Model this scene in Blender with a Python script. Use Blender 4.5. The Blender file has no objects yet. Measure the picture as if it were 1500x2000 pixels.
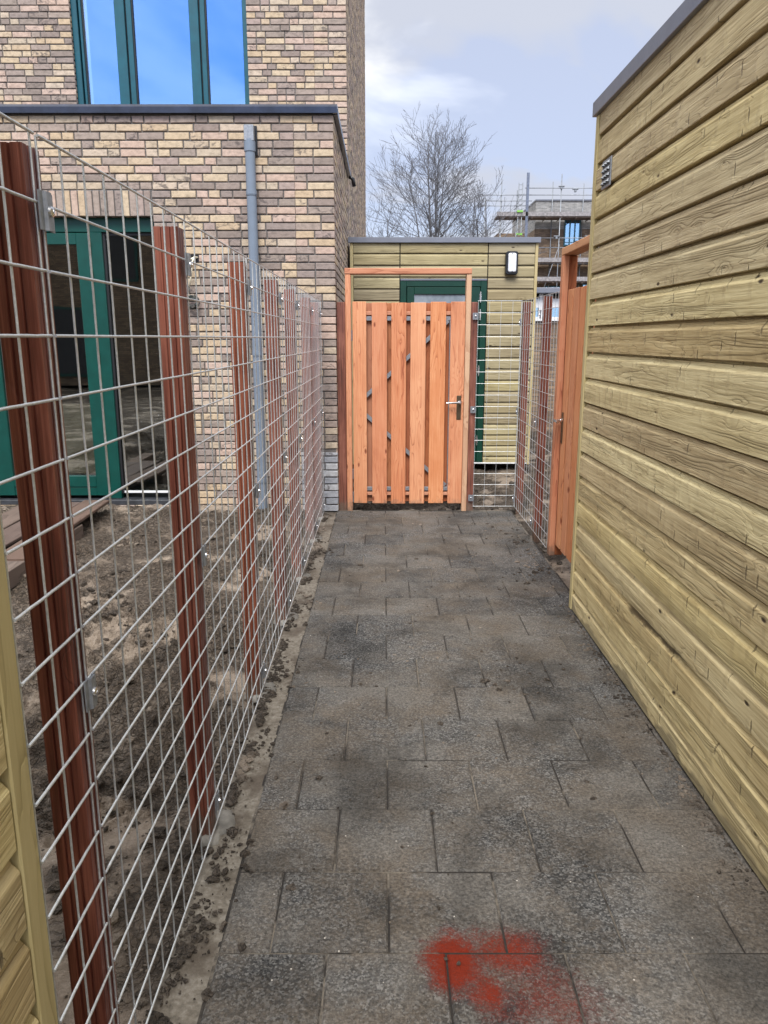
import bpy, bmesh, math, random
from mathutils import Vector, Matrix, noise
R = math.radians
S = bpy.context.scene
C = S.collection
random.seed(7)

# ------------------------------------------------------------------ camera
F_PX = 1490.0
PITCH = math.atan(340 / F_PX)
cam = bpy.data.objects.new("camera", bpy.data.cameras.new("camera"))
C.objects.link(cam)
cam.data.sensor_fit = 'VERTICAL'
cam.data.sensor_height = 36.0
cam.data.lens = 36.0 * F_PX / 2000.0
cam.data.clip_start = 0.02
cam.data.clip_end = 2000
cam.location = (0, 0, 1.53)
cam.rotation_euler = (R(90) - PITCH, 0, 0)
S.camera = cam

# ------------------------------------------------------------------ light
SUN_EL, SUN_AZ = R(52), R(186)          # azimuth clockwise from +Y
sun = bpy.data.objects.new("sun", bpy.data.lights.new("sun", 'SUN'))
C.objects.link(sun)
sun.data.energy = 2.3
sun.data.angle = R(30)
sun.data.color = (1.0, 0.97, 0.925)
sd = Vector((math.sin(SUN_AZ) * math.cos(SUN_EL), math.cos(SUN_AZ) * math.cos(SUN_EL), math.sin(SUN_EL)))
sun.rotation_euler = (-sd).to_track_quat('-Z', 'Y').to_euler()

S.view_settings.view_transform = 'Standard'
S.view_settings.look = 'None'
S.view_settings.exposure = 0.9
S.view_settings.gamma = 1
S.render.engine = 'CYCLES'


class T:
    """small node-tree writer"""
    def __init__(s, nt):
        s.nt = nt

    def n(s, typ, ins=None, **props):
        nd = s.nt.nodes.new('ShaderNode' + typ)
        for k, v in props.items():
            setattr(nd, k, v)
        for k, v in (ins or {}).items():
            s.put(nd.inputs[k], v)
        return nd

    def put(s, sock, v):
        if isinstance(v, bpy.types.NodeSocket):
            s.nt.links.new(v, sock)
        else:
            if sock.type == 'RGBA' and len(v) == 3:
                v = (*v, 1)
            sock.default_value = v

    def m(s, op, a, b=0.0, c=0.0, clamp=False):
        return s.n('Math', {0: a, 1: b, 2: c}, operation=op, use_clamp=clamp).outputs[0]

    def vm(s, op, a, b=(0, 0, 0)):
        nd = s.n('VectorMath', {0: a, 1: b}, operation=op)
        return nd.outputs[0]

    def mix(s, f, a, b, mode='MIX'):
        return s.n('MixRGB', {0: f, 1: a, 2: b}, blend_type=mode).outputs[0]

    def ramp(s, f, stops, mode='LINEAR'):
        nd = s.n('ValToRGB', {0: f})
        cr = nd.color_ramp
        cr.interpolation = mode
        while len(cr.elements) < len(stops):
            cr.elements.new(0.5)
        for e, (p, c) in zip(cr.elements, stops):
            e.position = p
            e.color = (*c, 1) if not isinstance(c, (int, float)) else (c, c, c, 1)
        return nd.outputs[0]

    def noise(s, vec, scale, detail=3.0, rough=0.5, dist=0.0):
        return s.n('TexNoise', {'Vector': vec, 'Scale': scale, 'Detail': detail, 'Roughness': rough, 'Distortion': dist}).outputs[0]

    def voro(s, vec, scale, feature='F1', rnd=1.0, out=0):
        return s.n('TexVoronoi', {'Vector': vec, 'Scale': scale, 'Randomness': rnd}, feature=feature).outputs[out]

    def step(s, v, a, b):
        return s.n('MapRange', {0: v, 1: a, 2: b, 3: 0.0, 4: 1.0}, interpolation_type='SMOOTHSTEP').outputs[0]

    def xyz(s, x, y, z):
        return s.n('CombineXYZ', {0: x, 1: y, 2: z}).outputs[0]


def lin(r, g, b):
    f = lambda c: (c / 255 / 12.92) if c <= 10.3 else ((c / 255 + 0.055) / 1.055) ** 2.4
    return (f(r), f(g), f(b))


# world: Nishita sky, overcast ahead, bluer and brighter behind the camera
W = bpy.data.worlds.new("World")
S.world = W
W.use_nodes = True
wt = T(W.node_tree)
W.node_tree.nodes.clear()
tc = wt.n('TexCoord').outputs['Generated']
sep = wt.n('SeparateXYZ', {0: tc}).outputs
sky = wt.n('TexSky', sky_type='NISHITA', sun_disc=False, sun_elevation=SUN_EL, sun_rotation=SUN_AZ,
           air_density=1.0, dust_density=1.0, ozone_density=1.5).outputs[0]
zz = wt.m('ADD', wt.m('MAXIMUM', sep[2], 0.0), 0.28)
flat = wt.xyz(wt.m('DIVIDE', sep[0], zz), wt.m('DIVIDE', sep[1], zz), 0.3)
n1 = wt.noise(flat, 1.15, 5.0, 0.52, 0.35)
n2 = wt.noise(wt.vm('ADD', flat, (3.1, 7.7, 1.2)), 2.3, 5.0, 0.55, 0.5)
behind = wt.step(sep[1], 0.15, -0.45)                   # 1 behind the camera
CLOUD_D, CLOUD_L = (4.0, 4.25, 4.95), (7.4, 7.5, 7.6)
cloud = wt.mix(wt.step(wt.m('ADD', n2, wt.m('MULTIPLY', sep[0], -0.75)), 0.46, 0.80), CLOUD_D, CLOUD_L)
cloud = wt.mix(wt.step(sep[2], 0.16, 0.02), cloud, (6.9, 7.15, 7.5))
up = wt.step(sep[2], 0.45, 0.95)
cloud = wt.mix(wt.m('MULTIPLY', behind, 0.8), cloud, (10.5, 10.5, 10.6))
cloud = wt.mix(up, cloud, (11.0, 11.0, 10.9))
cover = wt.m('MAXIMUM', wt.step(n1, 0.30, 0.50), 0.80)
clear_back = wt.m('MULTIPLY', wt.step(sep[1], -0.5, -0.8), wt.m('MULTIPLY', wt.step(sep[2], 0.03, 0.16), wt.step(sep[2], 0.60, 0.42)))
cover = wt.m('MULTIPLY', cover, wt.m('SUBTRACT', 1.0, wt.m('MULTIPLY', clear_back, wt.step(n2, 0.66, 0.40))))
skyb = wt.mix(1.0, sky, (0.9, 1.1, 1.5), 'MULTIPLY')
col = wt.mix(cover, skyb, cloud)
bg = wt.n('Background', {0: col, 1: 0.088})
wo = wt.n('OutputWorld', {0: bg.outputs[0]})


# ------------------------------------------------------------------ mesh helpers
class MB:
    def __init__(s):
        s.v, s.f, s.mi = [], [], []
        s.cur = 0

    def add(s, vs, fs):
        b = len(s.v)
        s.v.extend(vs)
        for f in fs:
            s.f.append([b + i for i in f])
            s.mi.append(s.cur)

    def box(s, x0, x1, y0, y1, z0, z1, b=0.0, M=None):
        if x0 > x1: x0, x1 = x1, x0
        if y0 > y1: y0, y1 = y1, y0
        if z0 > z1: z0, z1 = z1, z0
        if b <= 0:
            vs = [(x, y, z) for x in (x0, x1) for y in (y0, y1) for z in (z0, z1)]
            fs = [(0, 1, 3, 2), (4, 6, 7, 5), (0, 4, 5, 1), (2, 3, 7, 6), (0, 2, 6, 4), (1, 5, 7, 3)]
        else:
            b = min(b, (x1 - x0) * .45, (y1 - y0) * .45, (z1 - z0) * .45)
            vs, idx = [], {}
            for sx in (0, 1):
                for sy in (0, 1):
                    for sz in (0, 1):
                        X, Y, Z = (x0, x1)[sx], (y0, y1)[sy], (z0, z1)[sz]
                        xi, yi, zi = X + (b, -b)[sx], Y + (b, -b)[sy], Z + (b, -b)[sz]
                        for a, p in enumerate(((X, yi, zi), (xi, Y, zi), (xi, yi, Z))):
                            idx[(a, sx, sy, sz)] = len(vs)
                            vs.append(p)
            fs = []
            for q in (0, 1):
                fs.append([idx[(0, q, i, j)] for i, j in ((0, 0), (1, 0), (1, 1), (0, 1))])
                fs.append([idx[(1, i, q, j)] for i, j in ((0, 0), (1, 0), (1, 1), (0, 1))])
                fs.append([idx[(2, i, j, q)] for i, j in ((0, 0), (1, 0), (1, 1), (0, 1))])
            for i in (0, 1):
                for j in (0, 1):
                    fs.append([idx[(0, i, j, 0)], idx[(0, i, j, 1)], idx[(1, i, j, 1)], idx[(1, i, j, 0)]])
                    fs.append([idx[(0, i, 0, j)], idx[(0, i, 1, j)], idx[(2, i, 1, j)], idx[(2, i, 0, j)]])
                    fs.append([idx[(1, 0, i, j)], idx[(1, 1, i, j)], idx[(2, 1, i, j)], idx[(2, 0, i, j)]])
            for i in (0, 1):
                for j in (0, 1):
                    for k in (0, 1):
                        fs.append([idx[(0, i, j, k)], idx[(1, i, j, k)], idx[(2, i, j, k)]])
        if M is not None:
            vs = [tuple(M @ Vector(p)) for p in vs]
        s.add(vs, fs)

    def tube(s, pts, r, n=6, caps=True):
        pts = [Vector(p) for p in pts]
        rs = r if isinstance(r, (list, tuple)) else [r] * len(pts)
        vs, fs = [], []
        up = None
        for i, p in enumerate(pts):
            d = (pts[min(i + 1, len(pts) - 1)] - pts[max(i - 1, 0)])
            if d.length < 1e-9: d = Vector((0, 0, 1))
            d.normalize()
            if up is None:
                up = Vector((0, 0, 1)) if abs(d.z) < .9 else Vector((1, 0, 0))
            a = d.cross(up)
            if a.length < 1e-4:
                up = Vector((1, 0, 0)) if abs(d.x) < .9 else Vector((0, 1, 0))
                a = d.cross(up)
            a.normalize()
            b = d.cross(a)
            for k in range(n):
                t = 2 * math.pi * k / n
                vs.append(tuple(p + (a * math.cos(t) + b * math.sin(t)) * rs[i]))
        for i in range(len(pts) - 1):
            for k in range(n):
                fs.append((i * n + k, i * n + (k + 1) % n, (i + 1) * n + (k + 1) % n, (i + 1) * n + k))
        if caps:
            fs.append(tuple(range(n)))
            fs.append(tuple((len(pts) - 1) * n + k for k in range(n)))
        s.add(vs, fs)

    def prism(s, prof, axis, a, b, seg=1, wob=None):
        """extrude a closed profile (list of 2-tuples) along 'X', 'Y' or 'Z' from a to b"""
        vs, fs = [], []
        m = len(prof)
        for i in range(seg + 1):
            t = a + (b - a) * i / seg
            for (p, q) in prof:
                if wob:
                    dp, dq = wob(t)
                    p, q = p + dp, q + dq
                vs.append({'X': (t, p, q), 'Y': (p, t, q), 'Z': (p, q, t)}[axis])
        for i in range(seg):
            for k in range(m):
                fs.append((i * m + k, i * m + (k + 1) % m, (i + 1) * m + (k + 1) % m, (i + 1) * m + k))
        fs.append(tuple(range(m)))
        fs.append(tuple(seg * m + k for k in range(m)))
        s.add(vs, fs)

    def build(s, name, mats, parent=None, smooth=False, recalc=True, angle=None):
        off = wl(parent) if parent else Vector((0, 0, 0))
        me = bpy.data.meshes.new(name)
        me.from_pydata([(x - off.x, y - off.y, z - off.z) for x, y, z in s.v], [], s.f)
        if not isinstance(mats, (list, tuple)): mats = [mats]
        for m in mats: me.materials.append(m)
        if len(mats) > 1:
            me.polygons.foreach_set('material_index', s.mi)
        if recalc:
            bm = bmesh.new()
            bm.from_mesh(me)
            bmesh.ops.recalc_face_normals(bm, faces=bm.faces)
            bm.to_mesh(me)
            bm.free()
        if smooth:
            me.polygons.foreach_set('use_smooth', [True] * len(me.polygons))
            if angle: me.set_sharp_from_angle(angle=R(angle))
        me.update()
        o = bpy.data.objects.new(name, me)
        C.objects.link(o)
        if parent: o.parent = parent
        return o


def wl(o):
    v = Vector((0, 0, 0))
    while o is not None:
        v = v + o.location
        o = o.parent
    return v


def tag(o, label=None, cat=None, group=None, kind=None):
    for k, v in (('label', label), ('category', cat), ('group', group), ('kind', kind)):
        if v: o[k] = v
    return o


def thing(name, label, cat, loc=(0, 0, 0), group=None):
    o = bpy.data.objects.new(name, None)
    o.empty_display_size = 0.1
    C.objects.link(o)
    o.location = loc
    return tag(o, label, cat, group)


def copy_tree(o, parent=None):
    c = o.copy()
    C.objects.link(c)
    if parent: c.parent = parent
    for ch in [q for q in bpy.data.objects if q.parent == o]:
        copy_tree(ch, c)
    return c


# ------------------------------------------------------------------ materials
def mat(name):
    m = bpy.data.materials.new(name)
    m.use_nodes = True
    m.node_tree.nodes.clear()
    t = T(m.node_tree)
    t.p = t.n('BsdfPrincipled')
    t.n('OutputMaterial', {0: t.p.outputs[0]})
    t.geo = t.n('NewGeometry')
    t.isl = t.geo.outputs['Random Per Island']
    t.obj = t.n('TexCoord').outputs['Object']
    t.rnd = t.m('FRACT', t.m('ADD', t.m('MULTIPLY', t.isl, 7.13), t.n('ObjectInfo').outputs['Random']))
    return m, t


def fin(t, color, rough=0.6, metal=0.0, bump=None, bstr=0.3, bdist=0.01, spec=None):
    t.put(t.p.inputs['Base Color'], color)
    t.put(t.p.inputs['Roughness'], rough)
    t.put(t.p.inputs['Metallic'], metal)
    if spec is not None: t.put(t.p.inputs['Specular IOR Level'], spec)
    if bump is not None:
        b = t.n('Bump', {'Strength': bstr, 'Distance': bdist, 'Height': bump})
        t.put(t.p.inputs['Normal'], b.outputs[0])


def wood(name, axis, light, mid, dark, knot=(0.06, 0.02, 0.01), K=9.0, knots=0.5, rough=0.7, tint=0.2, spikes=0.0,
         fine=0.35, bstr=0.35, grainw=0.55, across=9.0, blot=0.35, stain=False, splash=False, along=0.95):
    m, t = mat(name)
    s = t.n('SeparateXYZ', {0: t.obj}).outputs
    i = 'XYZ'.index(axis)
    al, c1, c2 = s[i], s[(i + 1) % 3], s[(i + 2) % 3]
    r = t.rnd
    al = t.m('ADD', al, t.m('MULTIPLY', r, 53.0))
    c1 = t.m('ADD', c1, t.m('MULTIPLY', r, 31.0))
    P = t.xyz(t.m('MULTIPLY', al, along), t.m('MULTIPLY', c1, across), t.m('MULTIPLY', c2, across))
    base = t.noise(P, 1.0, 3.0, 0.38, 0.12)
    # knots
    PK = t.xyz(t.m('MULTIPLY', al, 4.6), t.m('MULTIPLY', c1, 11.0), t.m('MULTIPLY', c2, 11.0))
    kd = t.voro(PK, 1.0)
    kmask = t.step(kd, 0.13 * knots + 0.02, 0.05 * knots)
    kring = t.m('POWER', 2.718, t.m('MULTIPLY', kd, -6.0))
    fld = t.m('ADD', base, t.m('MULTIPLY', kring, 0.22))
    ring = t.m('FRACT', t.m('MULTIPLY', fld, K))
    late = t.m('MULTIPLY', t.m('POWER', ring, 4.5), t.step(ring, 1.0, 0.95))
    late = t.m('MULTIPLY', late, t.step(t.noise(t.xyz(t.m('MULTIPLY', al, 1.3), t.m('MULTIPLY', c1, 6.0), t.m('MULTIPLY', c2, 6.0)), 1.0, 2.0), 0.34, 0.58))
    fib = t.noise(t.xyz(t.m('MULTIPLY', al, 5.0), t.m('MULTIPLY', c1, 210.0), t.m('MULTIPLY', c2, 210.0)), 1.0, 3.0, 0.6)
    fib2 = t.noise(t.xyz(t.m('MULTIPLY', al, 1.8), t.m('MULTIPLY', c1, 75.0), t.m('MULTIPLY', c2, 75.0)), 1.0, 4.0, 0.65)
    fib = t.m('ADD', t.m('MULTIPLY', fib, 0.5), t.m('MULTIPLY', fib2, 0.5))
    PB = t.xyz(t.m('MULTIPLY', al, 1.6), t.m('MULTIPLY', c1, 3.5), t.m('MULTIPLY', c2, 3.5))
    bl = t.noise(PB, 1.3, 4.0, 0.6, 0.6)
    tone = t.m('ADD', t.m('MULTIPLY', late, grainw), t.m('MULTIPLY', t.m('SUBTRACT', fib, 0.5), fine * 2.0))
    tone = t.m('ADD', tone, t.m('MULTIPLY', t.m('SUBTRACT', bl, 0.45), blot * 2.2))
    colr = t.ramp(t.m('ADD', tone, 0.22, clamp=True), [(0.0, light), (0.42, mid), (1.0, dark)])
    colr = t.mix(kmask, colr, knot)
    hgt = t.m('SUBTRACT', t.m('MULTIPLY', t.m('SUBTRACT', 1.0, late), 0.6), t.m('MULTIPLY', kmask, 0.8))
    hgt = t.m('ADD', hgt, t.m('MULTIPLY', fib, 0.5))
    if spikes > 0:
        PS = t.xyz(t.m('ADD', t.m('MULTIPLY', al, 9.5), t.m('MULTIPLY', t.noise(P, 9.0, 2.0), 0.10)), t.m('MULTIPLY', c1, 10.0), t.m('MULTIPLY', c2, 10.0))
        sv = t.n('TexVoronoi', {'Vector': PS, 'Scale': 1.0}, feature='F1')
        dv = t.vm('SUBTRACT', PS, sv.outputs['Position'])
        ds = t.n('SeparateXYZ', {0: dv}).outputs
        dist = t.m('SQRT', t.m('ADD', t.m('POWER', t.m('MULTIPLY', ds[0], 11.0), 2.0),
                   t.m('ADD', t.m('POWER', t.m('MULTIPLY', ds[1], 2.1), 2.0), t.m('POWER', t.m('MULTIPLY', ds[2], 2.1), 2.0))))
        rn = t.n('SeparateXYZ', {0: sv.outputs['Color']}).outputs[0]
        sm = t.m('MULTIPLY', t.step(dist, 0.62, 0.30), t.m('GREATER_THAN', rn, 1.0 - spikes))
        colr = t.mix(t.m('MULTIPLY', sm, 0.5), colr, knot)
        side = t.m('MULTIPLY', t.step(ds[0], -0.25, 0.25), t.m('MULTIPLY', t.step(dist, 4.0, 0.5), t.m('GREATER_THAN', rn, 1.0 - spikes)))
        hgt = t.m('ADD', t.m('SUBTRACT', hgt, t.m('MULTIPLY', sm, 1.6)), t.m('MULTIPLY', side, 0.8))
    if splash:     # mud splashed on the foot
        sz = t.m('ADD', s[2], t.m('MULTIPLY', t.m('SUBTRACT', t.noise(t.obj, 22.0, 4.0, 0.7), 0.5), 0.28))
        colr = t.mix(t.m('MULTIPLY', t.step(sz, 0.11, 0.0), 0.75), colr, (0.13, 0.105, 0.08))
    if stain:      # resin streak low on the wall and splashed dirt on the lowest plank
        dz = t.m('SUBTRACT', s[2], t.m('ADD', 0.384, t.m('MULTIPLY', t.m('SUBTRACT', s[1], 1.8), -0.03)))
        wv = t.m('MULTIPLY', t.m('SUBTRACT', t.noise(t.xyz(0.0, t.m('MULTIPLY', s[1], 9.0), t.m('MULTIPLY', s[2], 30.0)), 1.0, 4.0, 0.6), 0.5), 0.05)
        sy = t.m('MULTIPLY', t.step(s[1], 1.48, 1.62), t.step(s[1], 2.24, 2.16))
        stn = t.m('MULTIPLY', t.step(t.m('ABSOLUTE', t.m('ADD', dz, wv)), 0.022, 0.006), sy)
        colr = t.mix(t.m('MULTIPLY', stn, 0.85), colr, (0.04, 0.026, 0.008))
        spl = t.step(t.m('ADD', s[2], t.m('MULTIPLY', t.m('SUBTRACT', t.noise(t.xyz(0.0, s[1], 0.0), 2.6, 3.0, 0.6), 0.5), 0.22)), 0.055, 0.035)
        colr = t.mix(t.m('MULTIPLY', spl, 0.6), colr, (0.085, 0.07, 0.045))
    r2 = t.n('TexWhiteNoise', {'W': r}, noise_dimensions='1D').outputs[0]
    hsv = t.n('HueSaturation', {'Hue': t.m('ADD', 0.5, t.m('MULTIPLY', t.m('SUBTRACT', r2, 0.5), tint * 0.08)),
                                'Saturation': t.m('ADD', 1.0, t.m('MULTIPLY', t.m('SUBTRACT', r, 0.5), tint)),
                                'Value': t.m('ADD', 1.0, t.m('MULTIPLY', t.m('SUBTRACT', r2, 0.5), tint * 1.5)), 'Color': colr})
    fin(t, hsv.outputs[0], rough, 0.0, hgt, bstr, 0.006)
    return m


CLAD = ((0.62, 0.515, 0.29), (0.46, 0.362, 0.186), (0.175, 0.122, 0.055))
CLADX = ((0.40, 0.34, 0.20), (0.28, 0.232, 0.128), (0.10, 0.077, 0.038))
clad_y = wood("treated pine along y", 'Y', *CLAD, knot=(0.045, 0.026, 0.01), K=24.0, knots=0.62, rough=0.62, tint=0.19, spikes=0.62, bstr=0.9, grainw=0.30, fine=1.35, blot=0.36, stain=True, along=0.38)
clad_x = wood("treated pine along x", 'X', *CLADX, knot=(0.045, 0.026, 0.01), K=12.0, knots=0.8, rough=0.62, tint=0.2, along=0.4, bstr=0.5, grainw=0.45, fine=0.8)
clad_z = wood("treated pine upright", 'Z', (0.54, 0.45, 0.24), (0.43, 0.35, 0.17), (0.22, 0.17, 0.07), K=6.0, knots=0.3, tint=0.1)
DOUG = ((0.66, 0.315, 0.165), (0.56, 0.218, 0.10), (0.27, 0.075, 0.032))
doug_z = wood("douglas fir upright", 'Z', *DOUG, knot=(0.22, 0.055, 0.02), K=18.0, knots=0.95, tint=0.09, along=0.5, rough=0.65, grainw=0.6, fine=0.8, across=9.0, blot=0.4, splash=True)
doug_shade = wood("shade darkened douglas fir", 'Z', (0.46, 0.175, 0.075), (0.34, 0.108, 0.042), (0.16, 0.04, 0.016), knot=(0.12, 0.03, 0.012), K=8.0, tint=0.2, across=11.0)  # same fir, darkened: shade of gaps and recess put into the colour
doug_x = wood("douglas beam along x", 'X', (0.60, 0.30, 0.18), (0.50, 0.22, 0.12), (0.28, 0.09, 0.045), knot=(0.2, 0.05, 0.02), K=7.0, knots=0.5, tint=0.1)
doug_y = wood("douglas beam along y", 'Y', (0.66, 0.36, 0.17), (0.55, 0.26, 0.11), (0.30, 0.10, 0.04), knot=(0.2, 0.05, 0.02), K=7.0, tint=0.1)
sap_z = wood("douglas sapwood upright", 'Z', (0.66, 0.44, 0.25), (0.58, 0.35, 0.19), (0.40, 0.19, 0.085), knot=(0.25, 0.09, 0.04), K=5.0, knots=0.4, tint=0.25, across=8.0, blot=0.3)
hard_z = wood("wet hardwood upright", 'Z', (0.27, 0.098, 0.064), (0.155, 0.047, 0.030), (0.05, 0.015, 0.010), knot=(0.03, 0.012, 0.008), K=4.0, knots=0.1, rough=0.4, tint=0.12, fine=1.5, grainw=0.2, bstr=0.5, blot=0.7, splash=True)
plank_y = wood("weathered plank", 'Y', (0.155, 0.107, 0.085), (0.105, 0.070, 0.054), (0.05, 0.034, 0.027), K=6.0, knots=0.3, tint=0.4, rough=0.8)


def paint(name, c, rough=0.4, var=0.12, metal=0.0, bs=0.05):
    m, t = mat(name)
    n = t.noise(t.obj, 9.0, 4.0, 0.6)
    colr = t.mix(t.step(n, 0.3, 0.75), tuple(x * (1 - var) for x in c), tuple(min(1, x * (1 + var)) for x in c))
    n3 = t.noise(t.obj, 60.0, 3.0, 0.6)
    fin(t, colr, t.m('ADD', rough - 0.08, t.m('MULTIPLY', n3, 0.16)), metal, n3, bs, 0.002)
    return m


green = paint("house green paint", lin(0, 66, 59), 0.38)
green_up = paint("window green paint", lin(8, 78, 92), 0.35)
green_dk = paint("shed green paint", lin(2, 54, 41), 0.4)
black_gap = paint("rubber seal", (0.008, 0.009, 0.012), 0.6)
coping_m = paint("navy coating", (0.020, 0.026, 0.05), 0.22, 0.3)
alu = paint("grey aluminium trim", (0.20, 0.21, 0.245), 0.38, 0.06, 0.3)
pvc = paint("grey plastic pipe", (0.165, 0.205, 0.265), 0.42, 0.06)
white_p = paint("white plastic", (0.75, 0.76, 0.78), 0.45, 0.05)
cream_p = paint("cream conduit", (0.78, 0.72, 0.55), 0.5, 0.05)
black_p = paint("black plastic", (0.012, 0.013, 0.016), 0.35, 0.2)
bronze = paint("bronzed plate", (0.13, 0.095, 0.06), 0.4, 0.15, 0.7)
steel = paint("brushed steel", (0.72, 0.72, 0.74), 0.25, 0.05, 1.0)
bare_conc = paint("bare concrete", (0.20, 0.188, 0.168), 0.9, 0.5, 0.0, 0.8)
tagm = paint("lime tag", (0.22, 0.5, 0.08), 0.6)
card_m = paint("brown paper", (0.34, 0.255, 0.17), 0.85, 0.15)
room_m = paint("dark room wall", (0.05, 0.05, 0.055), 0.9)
zinc, zt = mat("galvanised steel")
zn = zt.noise(zt.obj, 130.0, 2.0, 0.6)
zn2 = zt.voro(zt.obj, 45.0)
fin(zt, zt.ramp(zn, [(0.2, (0.50, 0.52, 0.53)), (0.8, (0.74, 0.76, 0.77))]), zt.m('ADD', 0.40, zt.m('MULTIPLY', zn2, 0.2)), 0.7, zn, 0.1, 0.001)
dull_zinc, zt = mat("dull galvanised plate")
zn = zt.noise(zt.obj, 60.0, 4.0, 0.7)
fin(zt, zt.ramp(zn, [(0.3, (0.20, 0.215, 0.24)), (0.75, (0.38, 0.40, 0.43))]), 0.45, 0.55, zn, 0.15, 0.001)
pole_m = paint("scaffold tube", (0.26, 0.28, 0.31), 0.45, 0.2, 0.5)
deck_m = paint("scaffold boards", (0.16, 0.12, 0.10), 0.8, 0.4)


def glass(name, refl, tint=(0.80, 0.86, 0.84), gtint=(1, 1, 1), dirt=0.0):
    m = bpy.data.materials.new(name)
    m.use_nodes = True
    m.node_tree.nodes.clear()
    t = T(m.node_tree)
    ob = t.n('TexCoord').outputs['Object']
    bmp = t.n('Bump', {'Strength': 0.04, 'Distance': 0.01, 'Height': t.noise(ob, 2.2, 2.0)})
    gl = t.n('BsdfGlossy', {0: gtint, 1: 0.015, 'Normal': bmp.outputs[0]})
    tr = t.n('BsdfTransparent', {0: tint})
    lw = t.n('LayerWeight', {0: 0.35})
    f = t.m('ADD', refl, t.m('MULTIPLY', lw.outputs['Fresnel'], 0.7), clamp=True)
    mx = t.n('MixShader', {0: f, 1: tr.outputs[0], 2: gl.outputs[0]})
    last = mx.outputs[0]
    if dirt > 0:
        sp = t.voro(ob, 38.0)
        ms = t.m('MULTIPLY', t.step(sp, 0.16, 0.08), t.step(t.noise(ob, 3.0, 3.0, 0.6), 0.52, 0.66))
        df = t.n('BsdfDiffuse', {0: (0.6, 0.62, 0.63)})
        mx2 = t.n('MixShader', {0: t.m('MULTIPLY', ms, dirt), 1: last, 2: df.outputs[0]})
        last = mx2.outputs[0]
    t.n('OutputMaterial', {0: last})
    return m


glass_door = glass("door glass", 0.14)
glass_side = glass("side glass", 0.15, dirt=0.9)
glass_up = glass("upstairs glass", 0.50, gtint=(0.30, 0.56, 1.0))  # gloss tint puts the blue of the reflected sky into the pane
glass_far = glass("far glass", 0.45, gtint=(0.45, 0.70, 1.0))
frost, ft = mat("frosted pane")
fn = ft.noise(ft.xyz(*[ft.n('SeparateXYZ', {0: ft.obj}).outputs[k] for k in (0, 1, 2)]), 6.0, 5.0, 0.6, 1.5)
fin(ft, ft.ramp(fn, [(0.3, (0.16, 0.19, 0.225)), (0.7, (0.27, 0.31, 0.36))]), 0.12)
lens_m, ft = mat("lamp lens")
fin(ft, ft.ramp(ft.noise(ft.obj, 20, 3), [(0.3, (0.62, 0.65, 0.72)), (0.7, (0.78, 0.80, 0.86))]), 0.18)


def brick_mat(name, stops, value=1.0):
    m, t = mat(name)
    base = t.ramp(t.isl, [(i / len(stops), tuple(value * q for q in lin(*c))) for i, c in enumerate(stops)], 'CONSTANT')
    r2 = t.n('TexWhiteNoise', {'W': t.isl}, noise_dimensions='1D').outputs[0]
    off = t.vm('ADD', t.obj, t.xyz(t.m('MULTIPLY', t.isl, 40.0), 0.0, t.m('MULTIPLY', r2, 23.0)))
    sc = t.vm('MULTIPLY', off, (1.0, 1.0, 1.6))
    mot = t.noise(sc, 22.0, 5.0, 0.62)
    colr = t.mix(1.0, base, t.ramp(mot, [(0.25, 0.58), (0.5, 0.98), (0.8, 1.25)]), 'MULTIPLY')
    burn = t.m('MULTIPLY', t.step(t.noise(sc, 16.0, 4.0, 0.65, 0.8), 0.50, 0.64), t.m('GREATER_THAN', r2, 0.80))
    colr = t.mix(t.m('MULTIPLY', burn, 0.75), colr, (0.085, 0.07, 0.068))
    pit = t.step(t.voro(off, 75.0), 0.20, 0.06)
    colr = t.mix(t.m('MULTIPLY', pit, 0.35), colr, (0.10, 0.085, 0.07))
    h = t.m('SUBTRACT', t.noise(off, 90.0, 4.0, 0.65), t.m('MULTIPLY', pit, 0.7))
    fin(t, colr, 0.85, 0.0, h, 0.45, 0.004)
    return m


BR = [(192, 172, 142), (142, 129, 120), (190, 165, 147), (152, 138, 127), (196, 180, 158), (132, 119, 111), (190, 168, 134),
      (147, 133, 124), (194, 170, 154), (138, 127, 117), (198, 180, 148), (157, 140, 132), (186, 172, 148), (134, 123, 117),
      (188, 163, 146), (150, 137, 126), (194, 174, 140), (124, 113, 105), (184, 168, 142)]
brick_m = brick_mat("yellow mixed brick", [(r_ * .74 + 45, g_ * .74 + 40, b_ * .74 + 38) for r_, g_, b_ in BR], 0.98)
white_brick = brick_mat("whitewashed brick", [(176, 178, 184), (160, 163, 170), (186, 187, 190), (168, 170, 176)], 0.92)
mortar, mt = mat("grey brown mortar")
mn = mt.noise(mt.obj, 70.0, 4.0, 0.7)
fin(mt, mt.ramp(mn, [(0.25, (0.10, 0.092, 0.087)), (0.75, (0.20, 0.185, 0.175))]), 0.95, 0.0, mn, 0.6, 0.004)
mortar_w = paint("white mortar", (0.30, 0.30, 0.31), 0.95, 0.2, 0, 0.5)


def far_brick(name, a, b, mo, scale=1.0):
    m, t = mat(name)
    s = t.n('SeparateXYZ', {0: t.obj}).outputs
    v = t.xyz(t.m('ADD', s[0], s[1]), s[2], 0.0)
    nd = t.n('TexBrick', {'Vector': v, 'Color1': a, 'Color2': b, 'Mortar': mo, 'Scale': scale, 'Mortar Size': 0.007,
                          'Brick Width': 0.22, 'Row Height': 0.0625, 'Bias': -0.1})
    n = t.noise(t.vm('MULTIPLY', t.obj, (1, 1, 4)), 3.0, 4.0, 0.6)
    c = t.mix(0.7, nd.outputs[0], t.ramp(n, [(0.3, 0.55), (0.7, 1.35)]), 'MULTIPLY')
    fin(t, c, 0.9)
    return m


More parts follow.
